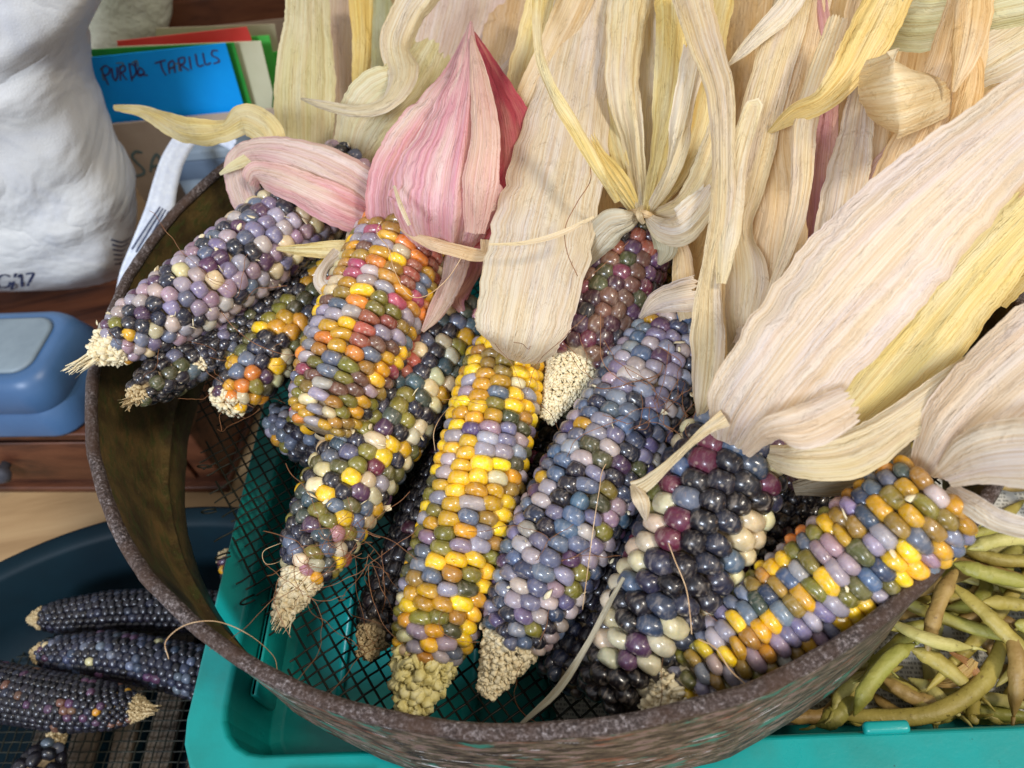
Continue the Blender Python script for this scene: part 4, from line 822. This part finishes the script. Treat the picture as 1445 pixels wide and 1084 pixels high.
h('C9', [(906, 290, .222, 5), (903, 303, .224, 11, 30), (908, 316, .220, 6)], 'cream', tint=(.9, .86, .76), curl=.5, pleat=.14, n=30)
# ---- blue ear (C11)
h('C11', [(903, 449, .203, 5), (925, 428, .210, 34, 10), (955, 418, .213, 46, 5), (990, 412, .213, 56)], 'white', tint=(1, .97, .95), curl=.42, pleat=.05)
h('C11', [(975, 450, .20, 34), (966, 405, .205, 34, -15), (962, 360, .208, 28), (950, 330, .208, 16)], 'cream', tint=(.95, .86, .74), curl=.35)
h('C11', [(986, 590, .198, 6), (992, 560, .208, 32, 20), (998, 500, .216, 50, 15), (1000, 430, .224, 44, -25), (1006, 370, .232, 30, -10), (1018, 300, .240, 34), (1020, 220, .248, 34, 15), (1016, 130, .256, 40), (992, 50, .262, 50, -15), (968, -40, .27, 58)], 'cream', tint=(.93, .88, .80), curl=.3, pleat=.10, n=110)
h('C11', [(1012, 560, .196, 8), (1014, 500, .204, 26, 40), (1008, 430, .214, 30, 30), (1014, 360, .222, 22)], 'tan', tint=(1, .93, .78), curl=.35)
h('C11', [(1035, 430, .206, 20), (1060, 436, .206, 42, 20), (1060, 470, .204, 44, -10), (1048, 498, .198, 38)], 'cream', tint=(.97, .90, .82), curl=.4)
h('C11', [(950, 480, .192, 40), (1000, 400, .196, 90), (1040, 300, .20, 110), (1075, 150, .21, 120), (1100, -40, .22, 140)], 'tan', tint=(.95, .84, .68))
# ---- loose husks heaped centre right: one bundle
hb = thing('corn_husk', 'tangled bundle of dry cream and reddish husks right of the tied fan of husks', 'corn husk', U(1120, 430, .165), 'loose husk bundles')
B = lambda pts, m='cream', **kw: husk(hb, pts, m, **kw)
B([(1150, 480, .165, 130), (1180, 330, .18, 190), (1220, 150, .20, 230), (1260, -50, .22, 260)], 'tan', tint=(.95, .84, .68))
B([(1050, 500, .19, 44), (1042, 450, .206, 56), (1045, 390, .214, 78, 5), (1040, 320, .222, 50, -15), (1058, 240, .231, 54, 20), (1080, 140, .242, 60, -10), (1112, 30, .254, 54), (1125, -40, .26, 50)], 'cream', tint=(1, .95, .88), pleat=.10, curl=.25)
B([(1092, 500, .188, 50), (1088, 446, .203, 62), (1095, 360, .212, 82, 8), (1104, 270, .222, 66, -12), (1100, 190, .232, 50, 15), (1125, 90, .242, 60, -10), (1150, -40, .256, 60)], 'tan', tint=(1.03, 1, .97), pleat=.11, curl=.3)
B([(1060, 430, .203, 16), (1056, 340, .206, 34), (1080, 300, .208, 30), (1098, 220, .216, 24)], 'rose', tint=(1, .62, .6))
B([(1128, 430, .195, 40), (1140, 330, .205, 48), (1148, 230, .218, 58, 15), (1158, 130, .232, 50, -10), (1150, 40, .246, 44), (1140, -40, .255, 40)], 'mauve', tint=(1.06, 1.1, 1.1), pleat=.12, curl=.3)
B([(1130, 520, .18, 80), (1150, 440, .192, 84), (1165, 340, .204, 100, 5), (1195, 230, .214, 96, -8), (1215, 130, .224, 80), (1240, 20, .236, 90), (1250, -40, .24, 90)], 'tan', tint=(1, .94, .85), pleat=.09)
B([(1140, 480, .195, 40), (1165, 400, .208, 44), (1185, 300, .220, 60, -10), (1205, 200, .228, 52, 10), (1218, 110, .232, 30)], 'white', tint=(.94, .92, .88), pleat=.12, curl=.3)
B([(1082, 190, .236, 4), (1120, 160, .246, 30, 20), (1160, 142, .252, 34, 5), (1195, 105, .258, 54, -20), (1225, 55, .264, 66, 5), (1262, -20, .272, 66)], 'yellow', tint=(1, .92, .80), curl=.32, pleat=.10)
B([(1026, 94, .25, 3), (1065, 55, .256, 26, 30), (1110, 10, .262, 34), (1140, -40, .268, 40)], 'cream', curl=.3)
B([(1055, 210, .245, 6), (1064, 150, .250, 24, 20), (1040, 230, .245, 30), (1028, 320, .238, 36, -10), (1018, 400, .23, 14)], 'cream', tint=(1.02, 1, .9), curl=.3)
B([(1075, 440, .212, 4), (1110, 350, .228, 22, 20), (1130, 270, .238, 30, -10), (1140, 160, .246, 34), (1185, 20, .262, 30)], 'cream', tint=(1, .94, .88), curl=.35, pleat=.1)
B([(1128, 410, .214, 6), (1165, 397, .216, 12), (1200, 392, .214, 6)], 'cream')
B([(1180, 330, .208, 28), (1210, 290, .216, 40, 10), (1250, 240, .22, 44), (1290, 190, .222, 40)], 'palepink', tint=(.95, .93, .93), curl=.2)
hb2 = thing('corn_husk', 'pale ribbed husk curled into a dome with orange tan husks at the upper right', 'corn husk', U(1290, 260, .175), 'loose husk bundles')
B2 = lambda pts, m='cream', **kw: husk(hb2, pts, m, **kw)
B2([(1230, 420, .175, 110), (1300, 260, .19, 190), (1370, 100, .205, 230), (1420, -50, .22, 260)], 'tan', tint=(.95, .84, .66))
B2([(1225, 350, .205, 50), (1265, 270, .220, 76, -6), (1310, 180, .236, 84, 8), (1345, 100, .248, 80), (1362, 20, .26, 62), (1370, -40, .27, 40)], 'tan', tint=(1.05, 1, .96), pleat=.07, curl=.25)
B2([(1214, 140, .252, 96, -20), (1240, 138, .262, 118, -8), (1272, 132, .266, 128), (1305, 124, .262, 108, 10), (1334, 116, .246, 84, 35)], 'ribbed', tint=(1, .96, .88), curl=.45, pleat=.02, edge=.02)
B2([(1235, 30, .246, 70), (1300, 36, .252, 74, -10), (1380, 22, .256, 66), (1480, 0, .262, 70)], 'green', tint=(1.02, 1.02, .92), curl=.2)
B2([(1330, 130, .235, 40), (1390, 90, .245, 66), (1440, 60, .250, 80, 10), (1500, 30, .255, 90)], 'cream', pleat=.09)
B2([(1345, 200, .225, 40), (1400, 160, .232, 60, 10), (1450, 125, .238, 60), (1500, 90, .24, 60)], 'tan', tint=(.95, .84, .72))
B2([(1310, 210, .230, 20), (1352, 170, .242, 40, 30), (1372, 100, .252, 36, -20), (1350, 60, .258, 24)], 'tan', tint=(1.02, .92, .74), curl=.4)
B2([(1345, 130, .255, 5), (1362, 80, .262, 36, 15), (1372, 30, .266, 50, -10), (1380, -40, .272, 50)], 'tan', tint=(1.04, .98, .88), curl=.3)
B2([(1290, 330, .20, 70), (1360, 250, .21, 100), (1450, 180, .22, 110), (1500, 140, .22, 110)], 'tan', tint=(.92, .82, .7))
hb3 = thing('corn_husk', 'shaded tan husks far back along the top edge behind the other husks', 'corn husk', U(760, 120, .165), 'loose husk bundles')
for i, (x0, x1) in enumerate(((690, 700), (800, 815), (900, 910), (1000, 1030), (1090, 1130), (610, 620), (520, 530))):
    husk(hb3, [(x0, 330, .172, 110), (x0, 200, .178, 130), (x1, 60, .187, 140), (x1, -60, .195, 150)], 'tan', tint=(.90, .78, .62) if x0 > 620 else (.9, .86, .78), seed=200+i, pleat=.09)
# ---- big husk of the black and white ear (C13)
h('C13', [(1090, 640, .182, 50), (1190, 560, .190, 110), (1300, 440, .20, 140), (1390, 330, .212, 130), (1480, 240, .225, 120)], 'tan', tint=(.98, .90, .80), curl=.2)
h('C13', [(1105, 645, .190, 40), (1200, 585, .202, 92, -8), (1300, 475, .214, 116, 5), (1385, 375, .226, 104), (1480, 275, .24, 96)], 'yellow', tint=(1.04, 1.02, .93), curl=.25, pleat=.09, M=34)
h('C13', [(1078, 640, .198, 26), (1125, 648, .208, 54, 10), (1200, 640, .212, 72, 12), (1275, 598, .216, 60, -10), (1345, 545, .220, 54), (1410, 490, .225, 34, 10), (1450, 462, .228, 22)], 'cream', tint=(1.02, .98, .88), curl=.3, pleat=.08)
h('C13', [(1270, 330, .226, 20), (1330, 300, .232, 60), (1400, 235, .242, 74, 8), (1490, 170, .25, 70)], 'yellow', tint=(1, .94, .8), curl=.2)
h('C13', [(1032, 628, .204, 64), (1052, 590, .222, 122, -5), (1105, 520, .236, 160), (1180, 430, .246, 182, 3), (1270, 330, .256, 176), (1360, 245, .266, 152, -4), (1440, 175, .276, 130), (1520, 110, .285, 120)], 'white', tint=(1.05, 1.0, .97), curl=.24, pleat=.032, M=48, n=100, ripple=.06)
h('C13', [(1050, 640, .216, 20), (1085, 610, .232, 40, -20), (1140, 600, .236, 70, 5), (1210, 565, .236, 60)], 'white', tint=(1.02, .97, .95), curl=.45, pleat=.08)
h('C13', [(1024, 590, .222, 26), (1000, 604, .220, 16, 25), (970, 630, .216, 12, -20), (938, 660, .211, 14, 10), (912, 682, .206, 22, -15), (893, 692, .203, 26, 0)], 'cream', tint=(1, .96, .90), curl=.3, pleat=.2, torn=.2)
h('C13', [(892, 684, .204, 8), (902, 700, .206, 24, 20), (908, 716, .204, 20), (912, 736, .198, 4)], 'cream', tint=(1, .95, .86), curl=.3, pleat=.14)
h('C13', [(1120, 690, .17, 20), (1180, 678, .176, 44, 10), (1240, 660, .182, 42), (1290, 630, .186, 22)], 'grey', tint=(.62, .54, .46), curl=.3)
h('C13', [(1390, 420, .20, 60), (1440, 360, .205, 80), (1500, 300, .21, 80)], 'yellow', tint=(.85, .75, .55))
# ---- husk of the front right ear (C15)
h('C15', [(1306, 668, .204, 50), (1345, 612, .218, 100), (1400, 556, .226, 128, 4), (1460, 505, .234, 140), (1530, 450, .24, 140)], 'white', tint=(1.04, .97, .93), curl=.3, pleat=.07)
h('C15', [(1330, 672, .210, 40), (1375, 650, .224, 84, -6), (1430, 640, .232, 104), (1520, 640, .24, 110)], 'white', tint=(1.03, 1, .97), curl=.3, pleat=.06)
h('C15', [(1336, 690, .206, 26), (1372, 712, .214, 34, 15), (1415, 738, .216, 34, -10), (1480, 752, .218, 30)], 'white', tint=(.97, .98, 1), curl=.35)
# ---- long thin grey leaf under the blue black ears
h('C12', [(735, 1022, .158, 5), (785, 975, .168, 12, 20), (828, 912, .176, 9, -20), (856, 858, .182, 8), (880, 815, .186, 5)], 'grey', tint=(.85, .84, .82), curl=.35)

# ---- loose threads of silk seen one by one
def strand(label, pts, r, m, cat='corn silk'):
    mb = MB(); tube(mb, catmull(np.array([U(*p) for p in pts]), 50), r, 5); tag(build('silk_strand', mb, m), label, cat, 'stray strands of corn silk')
strand('pale silk strand looping across the kernels of the orange ear', [(538, 312, .226), (532, 330, .222), (548, 350, .220), (556, 380, .219), (575, 415, .216), (600, 418, .214), (630, 395, .215), (655, 358, .222)], .00016, M_SILKP)
strand('brown silk strand lying on the broad white husk of the yellow ear', [(800, 168, .248), (822, 205, .246), (834, 250, .243), (815, 285, .240), (798, 320, .236), (800, 355, .233), (815, 390, .226)], .00016, M_SILK)
strand('pale thread hanging over the black and ivory kernels', [(938, 752, .192), (952, 790, .193), (968, 830, .190), (974, 870, .186), (976, 895, .184)], .00018, M_SILKP)
strand('pale thread curving over the tip of the front right ear', [(985, 902, .186), (1010, 915, .188), (1030, 945, .187), (1052, 966, .184)], .00020, M_SILKP)
strand('tan thread winding down the middle of the blue ear', [(880, 625, .188), (852, 660, .190), (846, 690, .191), (838, 740, .189), (830, 800, .180), (822, 860, .168)], .00016, M_SILKP)
strand('fine tan strand arching over the left rim of the sieve above the basin', [(238, 930, .200), (234, 905, .204), (262, 882, .205), (305, 877, .202), (350, 895, .19), (385, 925, .175), (392, 950, .17)], .00014, M_SILKP)
strand('pale loop of silk on the wire mesh left of the dark green ear', [(400, 765, .17), (372, 778, .172), (376, 796, .17), (400, 790, .168), (418, 772, .17)], .00014, M_SILKP)
strand('dark strand crossing from the pale mauve ear towards the yellow cluster', [(312, 440, .215), (330, 462, .212), (360, 485, .205), (400, 500, .198), (430, 500, .196)], .00014, M_SILK)
strand('white silk strand hanging beside the left edge of the yellow ear', [(636, 572, .176), (620, 592, .178), (612, 612, .178), (614, 636, .176)], .00016, M_SILKP)
rg = np.random.default_rng(3)
silk(R('C11'), [U(x, y, .198) for x, y in ((925, 570), (945, 620), (960, 560), (900, 600), (970, 600))], 16, .030, rg, .00012)
silk(R('C11'), [U(x, y, .196) for x, y in ((940, 520), (935, 560))], 5, .05, rg, .00016)
silk(R('C7'), [U(x, y, .198) for x, y in ((740, 560), (700, 570))], 4, .035, rg, .00011)
silk(R('C1'), [U(x, y, .225) for x, y in ((340, 420), (280, 385), (470, 335))], 5, .022, rg, .00011)

# ================================================================== BEAN PODS
def bean_mat(nm, a, b, c):
    m, nt, p = mat(nm); v = objco(nt, world=True); n1 = noise(nt, v, 60, 5, .6); n2 = noise(nt, v, 420, 4, .6)
    col = mixc(nt, lin(a), lin(b), mr(nt, n1, .35, .65, 0, 1)); col = mixc(nt, col, lin(c), mr(nt, n2, .62, .72, 0, .7))
    nt.links.new(col, p.inputs['Base Color']); p.inputs['Roughness'].default_value = .5
    nt.links.new(bump(nt, n2, .5, .0006, bump(nt, n1, .6, .002)), p.inputs['Normal']); return m
M_BE = [bean_mat('bean_yellow', 'B2A050', '94843A', '5A4424'), bean_mat('bean_green', '8A8838', 'A49A4C', '52482A'), bean_mat('bean_tan', 'A88C50', '8E6F3A', '4C361C'), bean_mat('bean_pale', 'BEB26C', '9E964C', '6A5A2C')]
def pod(pts, w_, mi, label=None, seed=0, beans=5):
    P = catmull(np.array([U(*q) for q in pts]), 40); L = np.linalg.norm(np.diff(P, axis=0), axis=1).sum(); T, A, Bn = frames(P); rg_ = np.random.default_rng(seed)
    R0 = w_/2/FPX*depth(P[20]); mb = MB(); V = []; k = 14; up = np.array([0, 0, 1.])
    tw = rg_.uniform(-1, 1)
    for i in range(40):
        q = i/39; r = R0*(min(1, (q/.22)**.8) if q < .22 else 1)*(min(1, ((1-q)/.25)**.85) if q > .75 else 1)*(1+.05*max(0, cos(q*beans*2*pi))+.16*vnoise(q*9, seed, seed)+.08*vnoise(q*30, seed, seed))*.82+.0003
        a = nrm(up-T[i]*np.dot(up, T[i])); b = np.cross(T[i], a); an = tw*(q-.5)*1.5; a, b = a*cos(an)+b*sin(an), b*cos(an)-a*sin(an)
        for j in range(k):
            t_ = 2*pi*j/k; e = 1+.22*(max(0, cos(t_))**14)+.13*vnoise(cos(t_)*2.5+9, q*14+sin(t_), seed+2)+.07*vnoise(cos(t_)*6, q*40+sin(t_)*3, seed+3); V.append(P[i]+(a*.60*cos(t_)+b*.95*sin(t_))*r*e)
    mb.add(V, grid_faces(40, k, True)+[tuple(range(k))[::-1], tuple(39*k+i for i in range(k))]); e_ = P[-1]; tube(mb, [e_, e_+T[-1]*.003, e_+T[-1]*.006+A[-1]*.001], [.0009, .0006, .0003], 6)
    o = build('bean_pod', mb, M_BE[mi]); tag(o, label or 'pale bean pod lying in the heap in the crate under the husks and the sieve', 'bean pod', 'bean pods in the teal crate'); return o
zb = .088
pod([(1150, 1003, zb), (1230, 1012, zb+.004), (1310, 1008, zb+.006), (1375, 975, zb+.006), (1408, 925, zb+.004), (1412, 885, zb)], 30, 0, 'long thick curved yellow green pod along the front inside of the crate', 1, 6)
pod([(1205, 1010, zb+.006), (1228, 965, zb+.012), (1262, 925, zb+.014), (1292, 908, zb+.012)], 26, 1, 'green pod leaning diagonally beside the sieve wall above the newspaper', 2)
pod([(1285, 915, zb+.008), (1330, 938, zb+.006), (1385, 985, zb+.002)], 26, 0, 'olive pod running down from the green pod towards the thick curved pod', 3)
pod([(1240, 955, zb+.002), (1290, 985, zb+.001), (1345, 1002, zb)], 26, 2, 'brownish pod half under the green diagonal pod', 4)
pod([(1336, 818, zb+.012), (1385, 860, zb+.014), (1425, 900, zb+.012), (1470, 945, zb+.01)], 26, 0, 'long straight pod slanting down to the right edge of the picture', 5, 7)
pod([(1345, 795, zb+.012), (1395, 810, zb+.012), (1470, 826, zb+.010)], 28, 1, 'greenish straight pod pointing right just below the pale pods', 6, 6)
pod([(1365, 775, zb+.016), (1410, 762, zb+.018), (1470, 758, zb+.016)], 24, 3, 'pale yellow pod directly under the white husk at the right edge', 7)
pod([(1308, 925, zb+.008), (1318, 872, zb+.014), (1334, 830, zb+.014), (1352, 800, zb+.010)], 24, 2, 'short tan pod standing upright against the sieve wall', 8, 3)
pod([(1250, 872, zb+.010), (1290, 894, zb+.016), (1330, 908, zb+.016), (1372, 914, zb+.010)], 22, 3, 'small shrivelled pale pod below the upright tan pod', 9, 3)
pod([(1425, 880, zb+.010), (1436, 940, zb+.012), (1430, 1012, zb+.004)], 27, 2, 'broad brown dry pod hanging down at the right edge of the picture', 10, 5)
pod([(1385, 850, zb+.014), (1430, 852, zb+.012), (1480, 862, zb+.010)], 23, 0, 'yellow olive pod at the right edge between two straight pods', 11, 4)
pod([(1432, 880, zb+.016), (1450, 886, zb+.014), (1475, 905, zb+.01)], 22, 1, 'small bright green pod tip at the right edge', 12, 3)
pod([(1340, 880, zb-.004), (1385, 870, zb-.002), (1450, 885, zb)], 20, 2, None, 13)
pod([(1400, 930, zb-.006), (1380, 880, zb-.004), (1340, 850, zb-.004)], 20, 2, None, 14)
pod([(1210, 985, zb+.002), (1180, 1010, zb+.002), (1150, 1024, zb)], 34, 1, 'green pod tip poking out between sieve and crate front', 15, 3)
pod([(1350, 770, zb+.004), (1410, 790, zb+.004), (1480, 790, zb+.002)], 24, 0, None, 16)
rg = np.random.default_rng(77)
for i in range(120):
    x = rg.uniform(.13, cl-.05); y = rg.uniform(.03, cw-.03) if i > 20 else rg.uniform(.10, .26)
    if .20 < x < .27 and .02 < y < .075: y += .08
    c = cpt(x, y, CB+.012+rg.uniform(0, .020)); an = rg.uniform(0, pi); d = np.array([cos(an), sin(an), rg.normal(0, .06)]); Lp = rg.uniform(.026, .045); bend = np.array([-sin(an), cos(an), 0])*rg.normal(0, .009)
    pp = []
    for q in (-1, -.3, .4, 1):
        w3 = c+d*Lp*q+bend*(1-q*q); lx = np.clip(np.dot(w3-org, e1), .006, cl-.006); ly = np.clip(np.dot(w3-org, e2), .008, cw-.008); w3 = cpt(lx, ly, min(w3[2], .1)); v = w3-CAM; z_ = v@f_; pp.append((722.5+FPX*(v@r_)/z_, 542-FPX*(v@u_)/z_, w3[2]))
    mi_ = int(rg.integers(4)); pod(pp, 18+7*rg.random(), mi_, ('yellow olive', 'dull green', 'tan brown', 'pale straw coloured')[mi_]+' bean pod in the heap in the crate under the husks and sieve', 100+i)
rg = np.random.default_rng(12); n_ = 0
while n_ < 46:
    x, y = rg.uniform(1140, 1460), rg.uniform(745, 1015)
    if 1285 < x < 1405 and 880 < y < 965: continue
    if y < 1385-.45*x+ (0 if x > 1300 else 60): continue
    an = rg.uniform(0, pi); L_ = rg.uniform(50, 95); bd = rg.normal(0, 16); z_ = rg.uniform(.076, .090); pp = []
    for q in (-1, -.3, .4, 1): pp.append((x+cos(an)*L_*q-sin(an)*bd*(1-q*q), min(y+sin(an)*L_*q*.7+cos(an)*bd*(1-q*q), 1012), z_+.003*q))
    if any(1295 < q[0] < 1390 and 885 < q[1] < 955 for q in pp): continue
    mi_ = int(rg.integers(4)); pod(pp, 17+8*rg.random(), mi_, ('yellow olive', 'dull green', 'tan brown', 'pale straw coloured')[mi_]+' bean pod under the larger pods beside the sieve wall in the crate', 300+n_); n_ += 1
# small dry curled leaf on the newspaper
lf = thing('dry_leaf', 'small curled yellow brown dry leaf on the newspaper among the pods', 'leaf', U(1345, 955, .09))
husk(lf, [(1306, 962, .086, 5), (1335, 962, .090, 18, 20), (1362, 950, .094, 22, -20), (1376, 932, .098, 10)], 'tan', tint=(.9, .74, .38), name='leaf_blade', curl=.3)
husk(lf, [(1340, 920, .094, 4), (1370, 938, .096, 12, 30), (1388, 968, .092, 8)], 'tan', tint=(.6, .36, .2), name='leaf_blade', curl=.3)
# pods of the near black stubble under the mesh at the front
